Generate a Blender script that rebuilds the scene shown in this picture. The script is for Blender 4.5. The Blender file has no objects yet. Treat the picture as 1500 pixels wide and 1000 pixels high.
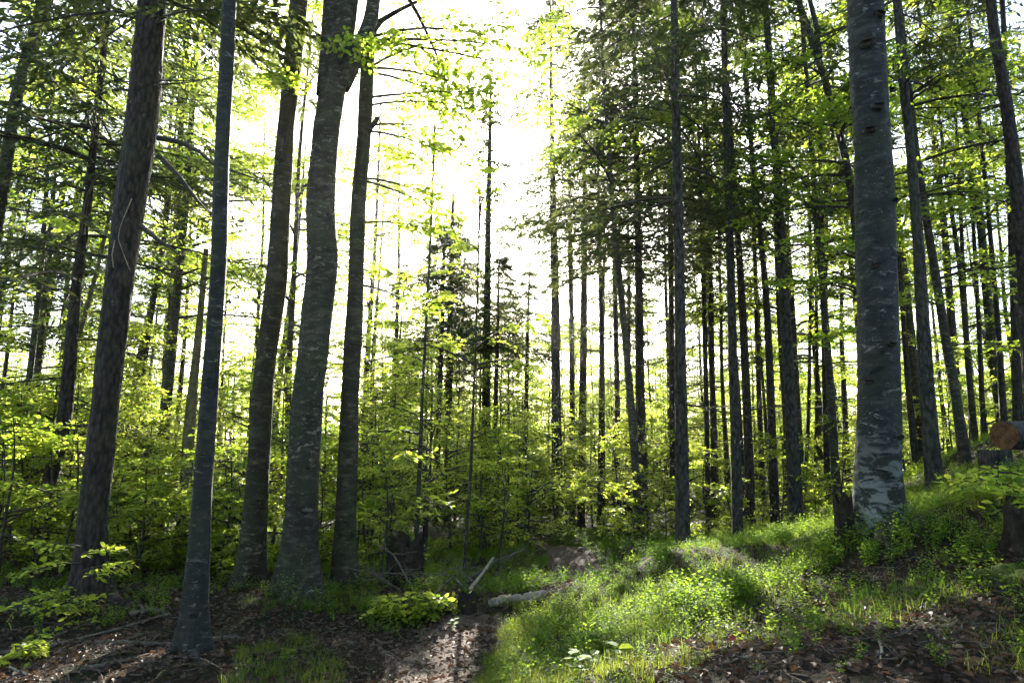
import bpy, math
import numpy as np
from mathutils import Vector

# ------------------------------------------------------------------ camera, world, sun, exposure
S = bpy.context.scene
COL = S.collection
F, PITCH, EYE = 1000.0, math.radians(9.1), 1.6
cam = bpy.data.cameras.new('camera')
cam.sensor_width, cam.lens = 36.0, 36.0 * F / 1500
cam.clip_start, cam.clip_end = 0.05, 5000
cam_o = bpy.data.objects.new('camera', cam); COL.objects.link(cam_o)
cam_o.location = (0, 0, EYE); cam_o.rotation_euler = (math.pi / 2 + PITCH, 0, 0)
S.camera = cam_o

SUN_AZ, SUN_EL = math.radians(-2.1), math.radians(23.4)
SUNV = Vector((math.sin(SUN_AZ) * math.cos(SUN_EL), math.cos(SUN_AZ) * math.cos(SUN_EL), math.sin(SUN_EL)))
W = bpy.data.worlds.new('World'); S.world = W; W.use_nodes = True
wn, wl = W.node_tree.nodes, W.node_tree.links
wn.clear()
sky = wn.new('ShaderNodeTexSky'); sky.sky_type = 'NISHITA'; sky.sun_disc = False
sky.sun_elevation, sky.sun_rotation = SUN_EL, SUN_AZ
sky.air_density, sky.dust_density, sky.ozone_density = 1.0, 1.6, 1.5
# aureole of the sun in the sky itself (forward scattering round the sun's direction)
tc = wn.new('ShaderNodeTexCoord')
dot = wn.new('ShaderNodeVectorMath'); dot.operation = 'DOT_PRODUCT'; dot.inputs[1].default_value = SUNV
wl.new(tc.outputs['Generated'], dot.inputs[0])
mx = wn.new('ShaderNodeMath'); mx.operation = 'MAXIMUM'; mx.inputs[1].default_value = 0
wl.new(dot.outputs['Value'], mx.inputs[0])
pw = wn.new('ShaderNodeMath'); pw.operation = 'POWER'; pw.inputs[1].default_value = 1500
wl.new(mx.outputs[0], pw.inputs[0])
pw2 = wn.new('ShaderNodeMath'); pw2.operation = 'POWER'; pw2.inputs[1].default_value = 40
wl.new(mx.outputs[0], pw2.inputs[0])
m1 = wn.new('ShaderNodeMath'); m1.operation = 'MULTIPLY'; m1.inputs[1].default_value = 160
wl.new(pw.outputs[0], m1.inputs[0])
m2 = wn.new('ShaderNodeMath'); m2.operation = 'MULTIPLY_ADD'; m2.inputs[1].default_value = 4
wl.new(pw2.outputs[0], m2.inputs[0]); wl.new(m1.outputs[0], m2.inputs[2])
glow = wn.new('ShaderNodeMix'); glow.data_type = 'RGBA'; glow.blend_type = 'ADD'; glow.inputs[0].default_value = 1
vs = wn.new('ShaderNodeVectorMath'); vs.operation = 'SCALE'; vs.inputs[0].default_value = (1, 0.985, 0.96)
wl.new(m2.outputs[0], vs.inputs['Scale'])
wl.new(sky.outputs[0], glow.inputs[6]); wl.new(vs.outputs[0], glow.inputs[7])
bg = wn.new('ShaderNodeBackground'); bg.inputs[1].default_value = 0.085
out = wn.new('ShaderNodeOutputWorld')
wl.new(glow.outputs[2], bg.inputs[0]); wl.new(bg.outputs[0], out.inputs[0])

sd = bpy.data.lights.new('sun', 'SUN'); sd.energy = 5.0; sd.angle = math.radians(0.5); sd.color = (1, 0.95, 0.84)
so = bpy.data.objects.new('sun', sd); COL.objects.link(so)
so.rotation_euler = (-SUNV).to_track_quat('-Z', 'Y').to_euler(); so.location = SUNV * 300

S.view_settings.view_transform = 'Standard'; S.view_settings.look = 'None'
S.view_settings.exposure = 2.8; S.view_settings.gamma = 1.0
cy = S.cycles
cy.max_bounces = 8; cy.diffuse_bounces = 6; cy.glossy_bounces = 2; cy.transmission_bounces = 4
cy.use_adaptive_sampling = True; cy.adaptive_threshold = 0.03; cy.use_denoising = True
cy.sample_clamp_indirect = 6; cy.caustics_reflective = False; cy.caustics_refractive = False

# ------------------------------------------------------------------ pixel helpers (1500 x 1000 photograph)
CP, SP = math.cos(PITCH), math.sin(PITCH)
def ray(px, py):
    u, v = (px - 750) / F, (500 - py) / F
    return u, CP - v * SP, SP + v * CP
def at(px, py, Y):
    d = ray(px, py); t = Y / d[1]
    return np.array((d[0] * t, Y, EYE + d[2] * t)), t
def atz(px, py, z=0.0):
    d = ray(px, py); t = (z - EYE) / d[2]
    return np.array((d[0] * t, d[1] * t, z))
def proj(P):
    P = np.asarray(P); x, y, z = P[..., 0], P[..., 1], P[..., 2] - EYE
    f = np.maximum(y * CP + z * SP, 1e-3); up = -y * SP + z * CP
    return 750 + F * x / f, 500 - F * up / f
def inpoly(px, py, poly, soft=11):
    px, py = px + soft * (np.sin(px * .043 + py * .031) + np.sin(px * .017 - py * .09 + 2) + .6 * np.sin(px * .13 + py * .21)), py + soft * .35 * (np.sin(px * .061 + 1) + np.sin(px * .19 + py * .07))
    c = np.zeros(px.shape, bool); n = len(poly)
    for i in range(n):
        (x1, y1), (x2, y2) = poly[i], poly[i - 1]
        c ^= ((y1 > py) != (y2 > py)) & (px < (x2 - x1) * (py - y1) / ((y2 - y1) or 1e-9) + x1)
    return c

# ------------------------------------------------------------------ mesh helpers
class MB:
    def __init__(self): self.v, self.f, self.t, self.n = [], [], [], 0
    def add(self, v, f, mat=0, tone=0.5, smooth=True):
        v = np.asarray(v, float).reshape(-1, 3); f = np.asarray(f, np.int64)
        if not len(f): return
        self.v.append(v); self.f.append((f + self.n, mat, smooth))
        self.t.append(np.broadcast_to(np.asarray(tone, float), (len(v),)) if np.ndim(tone) < 2 else tone.reshape(-1))
        self.n += len(v)
    def mesh(self, name, mats):
        V = np.concatenate(self.v); T = np.concatenate(self.t)
        loops = np.concatenate([f.reshape(-1) for f, _, _ in self.f])
        cnt = np.concatenate([np.full(len(f), f.shape[1]) for f, _, _ in self.f])
        mi = np.concatenate([np.full(len(f), m) for f, m, _ in self.f])
        sm = np.concatenate([np.full(len(f), s) for f, _, s in self.f])
        me = bpy.data.meshes.new(name)
        me.vertices.add(len(V)); me.vertices.foreach_set('co', V.reshape(-1).astype(np.float32))
        me.loops.add(len(loops)); me.loops.foreach_set('vertex_index', loops.astype(np.int32))
        me.polygons.add(len(cnt))
        me.polygons.foreach_set('loop_start', np.concatenate(([0], np.cumsum(cnt)[:-1])).astype(np.int32))
        me.polygons.foreach_set('material_index', mi.astype(np.int32))
        me.polygons.foreach_set('use_smooth', sm.astype(bool))
        for m in mats: me.materials.append(m)
        a = me.attributes.new('tone', 'FLOAT', 'POINT'); a.data.foreach_set('value', T.astype(np.float32))
        me.update(calc_edges=True)
        return me
    def obj(self, name, mats, parent=None):
        o = bpy.data.objects.new(name, self.mesh(name, mats)); COL.objects.link(o)
        if parent is not None: o.parent = parent
        return o
def tag(o, label=None, cat=None, group=None, kind=None):
    if label: o['label'] = label
    if cat: o['category'] = cat
    if group: o['group'] = group
    if kind: o['kind'] = kind
    return o
def empty(name, loc, label, cat, group=None, rz=0.0, sc=1.0):
    o = bpy.data.objects.new(name, None); COL.objects.link(o)
    o.location = loc; o.rotation_euler = (0, 0, rz); o.scale = (sc, sc, sc); o.empty_display_size = 0.3
    return tag(o, label, cat, group)
def dup(root, kids, loc, rz, sc, label, group):
    r = root.copy(); COL.objects.link(r); r.location = loc; r.rotation_euler = (0, 0, rz); r.scale = (sc, sc, sc)
    r['label'] = label; r['group'] = group
    for k in kids:
        c = k.copy(); COL.objects.link(c); c.parent = r
    return r
def nrm(a): return a / np.maximum(np.linalg.norm(a, axis=-1, keepdims=True), 1e-9)

def tubes(P, R, s):
    """batch of n tubes: P (n,m,3), R (n,m), s sides"""
    n, m, _ = P.shape
    T = np.empty_like(P); T[:, 1:-1] = P[:, 2:] - P[:, :-2]; T[:, 0] = P[:, 1] - P[:, 0]; T[:, -1] = P[:, -1] - P[:, -2]
    T = nrm(T)
    ref = np.where(np.abs(T[:, :1, 2:]) > .8, np.array((1., 0, 0)), np.array((0, 0, 1.)))
    A = nrm(np.cross(T, np.broadcast_to(ref, T.shape))); B = np.cross(T, A)
    th = np.arange(s) * 2 * np.pi / s
    V = P[:, :, None] + R[:, :, None, None] * (np.cos(th)[None, None, :, None] * A[:, :, None] + np.sin(th)[None, None, :, None] * B[:, :, None])
    i = np.arange(n)[:, None, None] * m * s + np.arange(m - 1)[None, :, None] * s
    k = np.arange(s)[None, None, :]; k2 = (k + 1) % s
    Fq = np.stack((i + k, i + k2, i + s + k2, i + s + k), -1).reshape(-1, 4)
    return V.reshape(-1, 3), Fq

LEAF = np.array(((0, 0, 0), (.3, .27, .05), (.72, .24, .03), (1, 0, -.06), (.72, -.24, .03), (.3, -.27, .05)))
LEAF_F = np.array(((0, 3, 2, 1), (0, 5, 4, 3)))
KITE = np.array(((0, 0, 0), (.42, .3, 0), (1, 0, -.05), (.42, -.3, 0)))
KITE_F = np.array(((0, 1, 2, 3),))
def leaves(mb, P, H, N, size, tone, mat=0, tpl=LEAF, tf=LEAF_F, wid=1.0):
    H = nrm(H); Bn = nrm(np.cross(N, H)); N = np.cross(H, Bn)
    size = np.broadcast_to(size, (len(P),))[:, None, None]
    V = P[:, None] + size * (tpl[None, :, 0, None] * H[:, None] + wid * tpl[None, :, 1, None] * Bn[:, None] + tpl[None, :, 2, None] * N[:, None])
    k = len(tpl)
    Fq = (np.arange(len(P))[:, None, None] * k + tf[None]).reshape(-1, tf.shape[1])
    mb.add(V.reshape(-1, 3), Fq, mat, np.repeat(np.broadcast_to(tone, (len(P),)), k), smooth=False)
def rotz(d, a):
    c, s = np.cos(a), np.sin(a)
    return np.stack((d[..., 0] * c - d[..., 1] * s, d[..., 0] * s + d[..., 1] * c, d[..., 2]), -1)

def beech_boughs(mb, base, az, elev, L, K, T, M, leaf, rng, droop=.25, tone0=.5, tpl=None, wood=1, r0=None):
    """horizontal layered beech sprays. mats: 0 leaf, 1 wood"""
    n = len(base); m = 6
    tpl, tf = (LEAF, LEAF_F) if tpl is None else tpl
    s = np.linspace(0, 1, m)
    dirh = np.stack((np.cos(az), np.sin(az), np.zeros(n)), -1)
    side = np.stack((-np.sin(az), np.cos(az), np.zeros(n)), -1)
    bend = rng.normal(0, .13, n)
    def axis(sv):
        x = L[:, None] * sv
        return base[:, None] + dirh[:, None] * x[..., None] + side[:, None] * (bend[:, None] * L[:, None] * sv ** 2)[..., None] \
            + np.array((0, 0, 1.)) * (L[:, None] * (np.tan(elev)[:, None] * sv - droop * sv ** 2))[..., None]
    A = axis(np.broadcast_to(s, (n, m)))
    r0 = (.007 + .011 * L) if r0 is None else np.broadcast_to(r0, (n,))
    mb.add(*tubes(A, r0[:, None] * (1 - .85 * s[None]), 5 if L.max() > 2 else 4), wood, .5)
    sk = np.clip(np.linspace(.16, 1, K)[None] + rng.normal(0, .02, (n, K)), .1, 1)
    pk = axis(sk)
    sg = np.where(np.arange(K) % 2 == 0, 1., -1.)[None]
    ll = L[:, None] * .42 * (1.08 - .75 * sk) * rng.uniform(.55, 1.2, (n, K)) + .1
    ang = sg * (0.85 - .25 * sk) + rng.normal(0, .15, (n, K)); ang[:, -1] *= .1
    ld = rotz(np.broadcast_to(dirh[:, None], (n, K, 3)), ang); ld[..., 2] = rng.normal(.05, .24, (n, K)); ld = nrm(ld)
    pk, ll, ld = pk.reshape(-1, 3), ll.reshape(-1), ld.reshape(-1, 3)
    dz = np.array((0, 0, 1.))
    def line(P, D, Ln, t): return P[:, None] + D[:, None] * (Ln[:, None] * t)[..., None] - dz * (Ln[:, None] * .18 * t ** 2)[..., None]
    t3 = np.linspace(0, 1, 3)
    mb.add(*tubes(line(pk, ld, ll, np.broadcast_to(t3, (len(pk), 3))), (.0025 + .005 * ll)[:, None] * (1 - .7 * t3[None]), 3), wood, .5)
    if T:
        q = len(pk)
        tk = np.clip(np.linspace(.2, 1, T)[None] + rng.normal(0, .03, (q, T)), .1, 1)
        tp = line(pk, ld, ll, tk)
        sg2 = np.where(np.arange(T) % 2 == 0, 1., -1.)[None]
        td = rotz(np.broadcast_to(ld[:, None], (q, T, 3)), sg2 * .8 + rng.normal(0, .2, (q, T))); td[..., 2] += rng.normal(0, .15, (q, T))
        tl = .12 + ll[:, None] * .38 * (1.1 - .7 * tk) * rng.uniform(.6, 1.3, (q, T))
        pk, ld, ll = tp.reshape(-1, 3), nrm(td.reshape(-1, 3)), tl.reshape(-1)
        mb.add(*tubes(line(pk, ld, ll, np.broadcast_to(np.array((0., 1.)), (len(pk), 2))), np.full((len(pk), 2), .0028), 3), wood, .5)
    q = len(pk)
    tj = np.clip(np.linspace(.12, 1, M)[None] + rng.normal(0, .03, (q, M)), 0, 1.05)
    lp = line(pk, ld, ll, tj)
    sg3 = np.where(np.arange(M) % 2 == 0, 1., -1.)[None]
    lh = rotz(np.broadcast_to(ld[:, None], (q, M, 3)), sg3 * .85 + rng.normal(0, .25, (q, M)))
    lh[..., 2] += rng.normal(-.15, .3, (q, M))
    ln = np.array((0, .5, .9)) + rng.normal(0, .45, (q, M, 3))   # leaves tilt to the light
    keep = rng.random(q * M) > .14
    sz = leaf * rng.uniform(.5, 1.25, q * M)
    tone = np.clip(tone0 + rng.normal(0, .2, q * M), 0, 1)
    leaves(mb, lp.reshape(-1, 3)[keep], lh.reshape(-1, 3)[keep], ln.reshape(-1, 3)[keep], sz[keep], tone[keep], 0, tpl, tf)

def conifer_boughs(mb, base, az, L, K, M, rng, slope=.12, droop=.4, shoot=.15, wid=.17, wood=1, dead=0.0):
    """flat drooping conifer sprays. mats: 0 needles, 1 wood"""
    n = len(base); m = 6; s = np.linspace(0, 1, m)
    dirh = np.stack((np.cos(az), np.sin(az), np.zeros(n)), -1)
    side = np.stack((-np.sin(az), np.cos(az), np.zeros(n)), -1)
    bend = rng.normal(0, .1, n); sl = slope + rng.normal(0, .1, n)
    def axis(sv):
        return base[:, None] + dirh[:, None] * (L[:, None] * sv)[..., None] + side[:, None] * (bend[:, None] * L[:, None] * sv ** 2)[..., None] \
            + np.array((0, 0, 1.)) * (L[:, None] * (sl[:, None] * sv - droop * sv ** 2 + .16 * sv ** 4))[..., None]
    mb.add(*tubes(axis(np.broadcast_to(s, (n, m))), (.006 + .008 * L)[:, None] * (1 - .8 * s[None]), 4), wood, .5)
    sk = np.clip(np.linspace(.15, 1, K)[None] + rng.normal(0, .02, (n, K)), .1, 1)
    pk = axis(sk)
    sg = np.where(np.arange(K) % 2 == 0, 1., -1.)[None]
    ll = (L[:, None] * .5 * (1.05 - .85 * sk) + .1) * rng.uniform(.5, 1.2, (n, K))
    ang = sg * .95 + rng.normal(0, .2, (n, K)); ang[:, -1] *= .1
    ld = rotz(np.broadcast_to(dirh[:, None], (n, K, 3)), ang); ld[..., 2] = rng.normal(-.12, .16, (n, K))
    pk, ld, ll = pk.reshape(-1, 3), nrm(ld.reshape(-1, 3)), ll.reshape(-1)
    kp = rng.random(len(pk)) > .1; pk, ld, ll = pk[kp], ld[kp], ll[kp]
    q = len(pk)
    tt = np.array((0., .5, 1.))
    def line(t): return pk[:, None] + ld[:, None] * (ll[:, None] * t)[..., None] - np.array((0, 0, 1.)) * (ll[:, None] * .3 * t ** 2)[..., None]
    mb.add(*tubes(line(np.broadcast_to(tt, (q, 3))), np.full((q, 3), .0045) * np.array((1, .8, .4)), 3), wood, .5)
    if dead or not M: return
    tj = np.clip(np.linspace(.06, 1, M)[None] + rng.normal(0, .03, (q, M)), 0, 1)
    lp = line(tj)
    sg3 = np.where(np.arange(M) % 2 == 0, 1., -1.)[None]
    lh = rotz(np.broadcast_to(ld[:, None], (q, M, 3)), sg3 * .7 + rng.normal(0, .25, (q, M)))
    lh[..., 2] += rng.normal(-.15, .25, (q, M))
    ln = np.array((0, .3, .9)) + rng.normal(0, .5, (q, M, 3))
    sz = shoot * rng.uniform(.6, 1.35, q * M)
    tone = np.clip(rng.normal(.45, .2, q * M), 0, 1)
    leaves(mb, lp.reshape(-1, 3), lh.reshape(-1, 3), ln.reshape(-1, 3), sz, tone, 0, KITE, KITE_F, wid / .3)

# ------------------------------------------------------------------ materials
def new_mat(name):
    m = bpy.data.materials.new(name); m.use_nodes = True
    n, l = m.node_tree.nodes, m.node_tree.links; n.clear()
    o = n.new('ShaderNodeOutputMaterial')
    return m, n, l, o
def ramp(n, stops):
    r = n.new('ShaderNodeValToRGB'); e = r.color_ramp.elements
    while len(e) < len(stops): e.new(0.5)
    for k, (p, c) in enumerate(stops): e[k].position = p; e[k].color = (*c, 1)
    return r
def leaf_mat(name, lo, hi, tlo, thi, fac=.5, rough=.42, spec=.35):
    m, n, l, o = new_mat(name)
    a = n.new('ShaderNodeAttribute'); a.attribute_name = 'tone'
    oi = n.new('ShaderNodeObjectInfo')
    ad = n.new('ShaderNodeMath'); ad.operation = 'MULTIPLY_ADD'; ad.inputs[1].default_value = .3
    l.new(oi.outputs['Random'], ad.inputs[0])
    sb = n.new('ShaderNodeMath'); sb.operation = 'SUBTRACT'; sb.inputs[1].default_value = .15
    l.new(a.outputs['Fac'], sb.inputs[0]); l.new(sb.outputs[0], ad.inputs[2])
    r1, r2 = ramp(n, ((0, lo), (1, hi))), ramp(n, ((0, tlo), (1, thi)))
    l.new(ad.outputs[0], r1.inputs[0]); l.new(ad.outputs[0], r2.inputs[0])
    p = n.new('ShaderNodeBsdfPrincipled'); p.inputs['Roughness'].default_value = rough
    p.inputs['Specular IOR Level'].default_value = spec
    l.new(r1.outputs[0], p.inputs['Base Color'])
    t = n.new('ShaderNodeBsdfTranslucent'); l.new(r2.outputs[0], t.inputs[0])
    mx = n.new('ShaderNodeMixShader'); mx.inputs[0].default_value = fac
    l.new(p.outputs[0], mx.inputs[1]); l.new(t.outputs[0], mx.inputs[2]); l.new(mx.outputs[0], o.inputs[0])
    return m
M_BEECH = leaf_mat('beech_leaf', (.055, .12, .012), (.12, .17, .022), (.24, .44, .02), (.62, .67, .075), .66)
M_NEEDLE = leaf_mat('needles', (.012, .034, .017), (.03, .06, .024), (.05, .085, .018), (.20, .22, .05), .42, .5, .25)
M_BILB = leaf_mat('bilberry_leaf', (.04, .10, .015), (.10, .16, .03), (.18, .38, .025), (.46, .54, .05), .55, .6, .05)
M_GRASS = leaf_mat('grass_blade', (.04, .09, .012), (.11, .13, .03), (.14, .30, .02), (.38, .38, .05), .5, .6, .08)
M_LITTER = leaf_mat('dry_leaf', (.028, .016, .011), (.20, .125, .085), (.05, .025, .012), (.2, .10, .045), .25, .6, .18)
M_FUNGUS = None
def noise(n, l, vec, scale, detail=6, rough=.6, dist=0.0):
    t = n.new('ShaderNodeTexNoise'); t.inputs['Scale'].default_value = scale; t.inputs['Detail'].default_value = detail
    t.inputs['Roughness'].default_value = rough; t.inputs['Distortion'].default_value = dist
    l.new(vec, t.inputs['Vector']); return t
def mapping(n, l, sc):
    c = n.new('ShaderNodeTexCoord'); mp = n.new('ShaderNodeMapping'); mp.inputs['Scale'].default_value = sc
    oi = n.new('ShaderNodeObjectInfo'); ml = n.new('ShaderNodeMath'); ml.operation = 'MULTIPLY'; ml.inputs[1].default_value = 37
    l.new(oi.outputs['Random'], ml.inputs[0]); l.new(ml.outputs[0], mp.inputs['Location'])
    l.new(c.outputs['Object'], mp.inputs[0]); return mp.outputs[0]
def mixc(n, l, fac, a, b, blend='MIX'):
    m = n.new('ShaderNodeMix'); m.data_type = 'RGBA'; m.blend_type = blend
    if isinstance(fac, (int, float)): m.inputs[0].default_value = fac
    else: l.new(fac, m.inputs[0])
    for k, c in ((6, a), (7, b)):
        if isinstance(c, tuple): m.inputs[k].default_value = (*c, 1)
        else: l.new(c, m.inputs[k])
    return m.outputs[2]
def bump(n, l, h, st, d):
    b = n.new('ShaderNodeBump'); b.inputs['Strength'].default_value = st; b.inputs['Distance'].default_value = d
    l.new(h, b.inputs['Height']); return b.outputs[0]
def principled(n, l, o, col, rough, nm=None, spec=.3):
    p = n.new('ShaderNodeBsdfPrincipled'); p.inputs['Roughness'].default_value = rough
    p.inputs['Specular IOR Level'].default_value = spec
    if isinstance(col, tuple): p.inputs['Base Color'].default_value = (*col, 1)
    else: l.new(col, p.inputs['Base Color'])
    if nm is not None: l.new(nm, p.inputs['Normal'])
    l.new(p.outputs[0], o.inputs[0]); return p
def spruce_bark(name, c0, c1, moss=.25):
    m, n, l, o = new_mat(name)
    v = mapping(n, l, (1, 1, .38))
    nz = noise(n, l, v, 7, 5); 
    vo = n.new('ShaderNodeTexVoronoi'); vo.feature = 'F1'; vo.inputs['Scale'].default_value = 26
    mv = mixc(n, l, .06, v, nz.outputs['Color']); l.new(mv, vo.inputs['Vector'])
    fine = noise(n, l, v, 60, 4, .7)
    r = ramp(n, ((.0, c1), (.45, tuple(.5 * (a + b) for a, b in zip(c0, c1))), (.8, c0)))
    l.new(vo.outputs['Distance'], r.inputs[0])
    rf = ramp(n, ((.3, (.55, .55, .55)), (.7, (1.3, 1.25, 1.2)))); l.new(fine.outputs[0], rf.inputs[0])
    c = mixc(n, l, 1.0, r.outputs[0], rf.outputs[0], 'MULTIPLY')
    big = noise(n, l, v, 1.7, 4); rb = ramp(n, ((.5, (0, 0, 0)), (.72, (1, 1, 1)))); l.new(big.outputs[0], rb.inputs[0])
    mf = n.new('ShaderNodeMath'); mf.operation = 'MULTIPLY'; mf.inputs[1].default_value = moss; l.new(rb.outputs[0], mf.inputs[0])
    c = mixc(n, l, mf.outputs[0], c, (.06, .075, .03))
    inv = n.new('ShaderNodeMath'); inv.operation = 'SUBTRACT'; inv.inputs[0].default_value = 1; l.new(vo.outputs['Distance'], inv.inputs[1])
    ad = n.new('ShaderNodeMath'); ad.operation = 'MULTIPLY_ADD'; ad.inputs[1].default_value = .4
    l.new(fine.outputs[0], ad.inputs[0]); l.new(inv.outputs[0], ad.inputs[2])
    principled(n, l, o, c, .85, bump(n, l, ad.outputs[0], .9, .03)); return m
def beech_bark(name, c0, c1, lichen, lic=(.36, .37, .33), low=None):
    m, n, l, o = new_mat(name)
    v = mapping(n, l, (1, 1, 1)); vh = mapping(n, l, (1, 1, 2.6)); vv = mapping(n, l, (1, 1, .22))
    def rmp(x, p0, p1, hi=1.0):
        r = ramp(n, ((p0, (0, 0, 0)), (p1, (hi, hi, hi)))); l.new(x, r.inputs[0]); return r.outputs[0]
    def mul(x, y):
        q = n.new('ShaderNodeMath'); q.operation = 'MULTIPLY'; l.new(x, q.inputs[0]); l.new(y, q.inputs[1]); return q.outputs[0]
    def mxx(x, y):
        q = n.new('ShaderNodeMath'); q.operation = 'MAXIMUM'; l.new(x, q.inputs[0]); l.new(y, q.inputs[1]); return q.outputs[0]
    a = noise(n, l, vh, 5.5, 9, .72, .3); r = ramp(n, ((.32, tuple(.55 * q for q in c0)), (.5, c0), (.68, c1))); l.new(a.outputs[0], r.inputs[0])
    c = r.outputs[0]
    st = noise(n, l, vv, 9, 5, .6); c = mixc(n, l, rmp(st.outputs[0], .5, .7, .6), c, tuple(.45 * q for q in c0))            # run-off streaks
    g = noise(n, l, v, 1.3, 5, .65); c = mixc(n, l, rmp(g.outputs[0], .48, .66, .65), c, (.042, .055, .02))                  # algae
    region = noise(n, l, v, 1.9, 3, .5); reg = rmp(region.outputs[0], .42, .62)
    b = noise(n, l, vh, 11, 6, .62, .8); b2 = noise(n, l, v, 38, 4, .6); b3 = noise(n, l, vh, 3.6, 6, .62, .6)
    fac = mul(rmp(b.outputs[0], lichen - .03, lichen + .03), reg)
    fac = mxx(fac, mul(rmp(b2.outputs[0], lichen + .03, lichen + .07, .8), rmp(g.outputs[0], .35, .6)))
    fac = mxx(fac, rmp(b3.outputs[0], lichen + .02, lichen + .07, .75))
    if low is not None:
        tcx = n.new('ShaderNodeTexCoord'); sp = n.new('ShaderNodeSeparateXYZ'); l.new(tcx.outputs['Object'], sp.inputs[0])
        mr = n.new('ShaderNodeMapRange'); mr.inputs[1].default_value = low; mr.inputs[2].default_value = .1
        l.new(sp.outputs[2], mr.inputs[0])
        b4 = noise(n, l, vh, 5.5, 8, .68, .6)
        fac = mxx(fac, mul(mr.outputs[0], rmp(b4.outputs[0], .49, .56)))
    c = mixc(n, l, fac, c, lic)
    dk = noise(n, l, vh, 4.2, 6, .62, .6); c = mixc(n, l, rmp(dk.outputs[0], .62, .68), c, (.014, .013, .011))
    fine = noise(n, l, vh, 40, 6, .75)
    h = n.new('ShaderNodeMath'); h.operation = 'MULTIPLY_ADD'; h.inputs[1].default_value = .5
    l.new(fine.outputs[0], h.inputs[0]); l.new(a.outputs[0], h.inputs[2])
    principled(n, l, o, c, .8, bump(n, l, h.outputs[0], .8, .035), .25); return m
M_SPRUCE = spruce_bark('spruce_bark', (.010, .008, .006), (.068, .050, .038))
M_SPRUCE_G = spruce_bark('grey_spruce_bark', (.014, .012, .010), (.085, .076, .066), .35)
M_BARK = beech_bark('beech_bark', (.042, .036, .025), (.115, .10, .07), .61, (.26, .245, .19))
M_BARK_MOSS = beech_bark('mossy_beech_bark', (.038, .032, .019), (.105, .09, .053), .62, (.22, .20, .14))
M_BARK_SMOOTH = beech_bark('smooth_grey_bark', (.036, .036, .033), (.08, .078, .07), .63, (.19, .19, .17))
M_BARK_LICHEN = beech_bark('lichen_beech_bark', (.036, .036, .034), (.085, .083, .077), .62, (.25, .26, .245), .9)
M_TWIG = new_mat('twig'); principled(M_TWIG[1], M_TWIG[2], M_TWIG[3], (.045, .036, .028), .8); M_TWIG = M_TWIG[0]
def dead_wood(name, c0, c1):
    m, n, l, o = new_mat(name); v = mapping(n, l, (1, 1, 1)); a = noise(n, l, v, 14, 6, .7)
    r = ramp(n, ((.3, c0), (.7, c1))); l.new(a.outputs[0], r.inputs[0])
    principled(n, l, o, r.outputs[0], .9, bump(n, l, a.outputs[0], .8, .03), .06); return m
M_DEAD = dead_wood('dead_wood', (.045, .036, .028), (.20, .165, .125))
M_PALE = dead_wood('pale_wood', (.16, .12, .08), (.46, .38, .28))
def cut_wood():
    m, n, l, o = new_mat('cut_wood'); c = n.new('ShaderNodeTexCoord')
    nz = noise(n, l, c.outputs['Object'], 9, 4); mv = mixc(n, l, .05, c.outputs['Object'], nz.outputs['Color'])
    ln = n.new('ShaderNodeVectorMath'); ln.operation = 'LENGTH'; l.new(mv, ln.inputs[0])
    sn = n.new('ShaderNodeMath'); sn.operation = 'MULTIPLY'; sn.inputs[1].default_value = 480; l.new(ln.outputs['Value'], sn.inputs[0])
    s2 = n.new('ShaderNodeMath'); s2.operation = 'SINE'; l.new(sn.outputs[0], s2.inputs[0])
    r = ramp(n, ((.0, (.20, .10, .045)), (1, (.10, .04, .016)))); mr = n.new('ShaderNodeMapRange'); mr.inputs[1].default_value = -1; l.new(s2.outputs[0], mr.inputs[0]); l.new(mr.outputs[0], r.inputs[0])
    st = noise(n, l, c.outputs['Object'], 14, 5, .7); rs = ramp(n, ((.35, (.35, .3, .28)), (.65, (1.25, 1.2, 1.1)))); l.new(st.outputs[0], rs.inputs[0])
    principled(n, l, o, mixc(n, l, 1.0, r.outputs[0], rs.outputs[0], 'MULTIPLY'), .8, bump(n, l, st.outputs[0], .5, .01)); return m
M_CUT = cut_wood()
M_MOSS = dead_wood('moss', (.018, .032, .006), (.09, .11, .02))
M_ROT = dead_wood('rotten_wood', (.010, .008, .006), (.06, .045, .034))
M_SNAG = dead_wood('snag_wood', (.06, .055, .03), (.22, .19, .10))

# ------------------------------------------------------------------ trees read off the photograph
# (name key, kind, depth or None when the foot stands at z 0, path top->foot, widths, height, crown dict, label)
HERO = []
def T(kind, Y, path, w, H, label, crown=None, bark=None, cat=None, ctrl=False, flare=0.0):
    if Y is None: Y = atz(*path[-1])[1]; ctrl = True
    HERO.append(dict(kind=kind, Y=Y, path=path, w=w, H=H, label=label, crown=crown or {}, bark=bark, cat=cat or ('spruce' if kind == 'spruce' else 'beech'), ctrl=ctrl, flare=flare))
# left foreground
T('spruce', None, [(224, 0), (205, 200), (183, 350), (159, 550), (136, 750), (131, 882)], [45, 52, 47, 44, 45, 54], 21,
  'thick dark spruce leaning right, rough brown bark, pale hanging strip of bark halfway up', dict(cb=6.9, R=2.8, nb=46, dead=4), M_SPRUCE, flare=.75)
T('beech', None, [(336, 0), (326, 200), (320, 400), (309, 550), (294, 750), (281, 952)], [22, 23, 25, 26, 31, 37], 14,
  'slender smooth grey beech trunk standing alone nearest on the left leaf litter', dict(cb=9, R=2.0, nb=14), M_BARK_SMOOTH, flare=.85)
T('beech', None, [(438, 0), (429, 100), (417, 200), (406, 400), (387, 550), (374, 750), (366, 862)], [28, 27, 26, 33, 32, 36, 42], 17,
  'straight leaning beech trunk just left of the thick curved beech', dict(cb=8, R=3.0, nb=20, extra=[(150, 275, .6, 1), (30, 190, 1.2, 1)]), M_BARK_MOSS, flare=.65)
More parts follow.
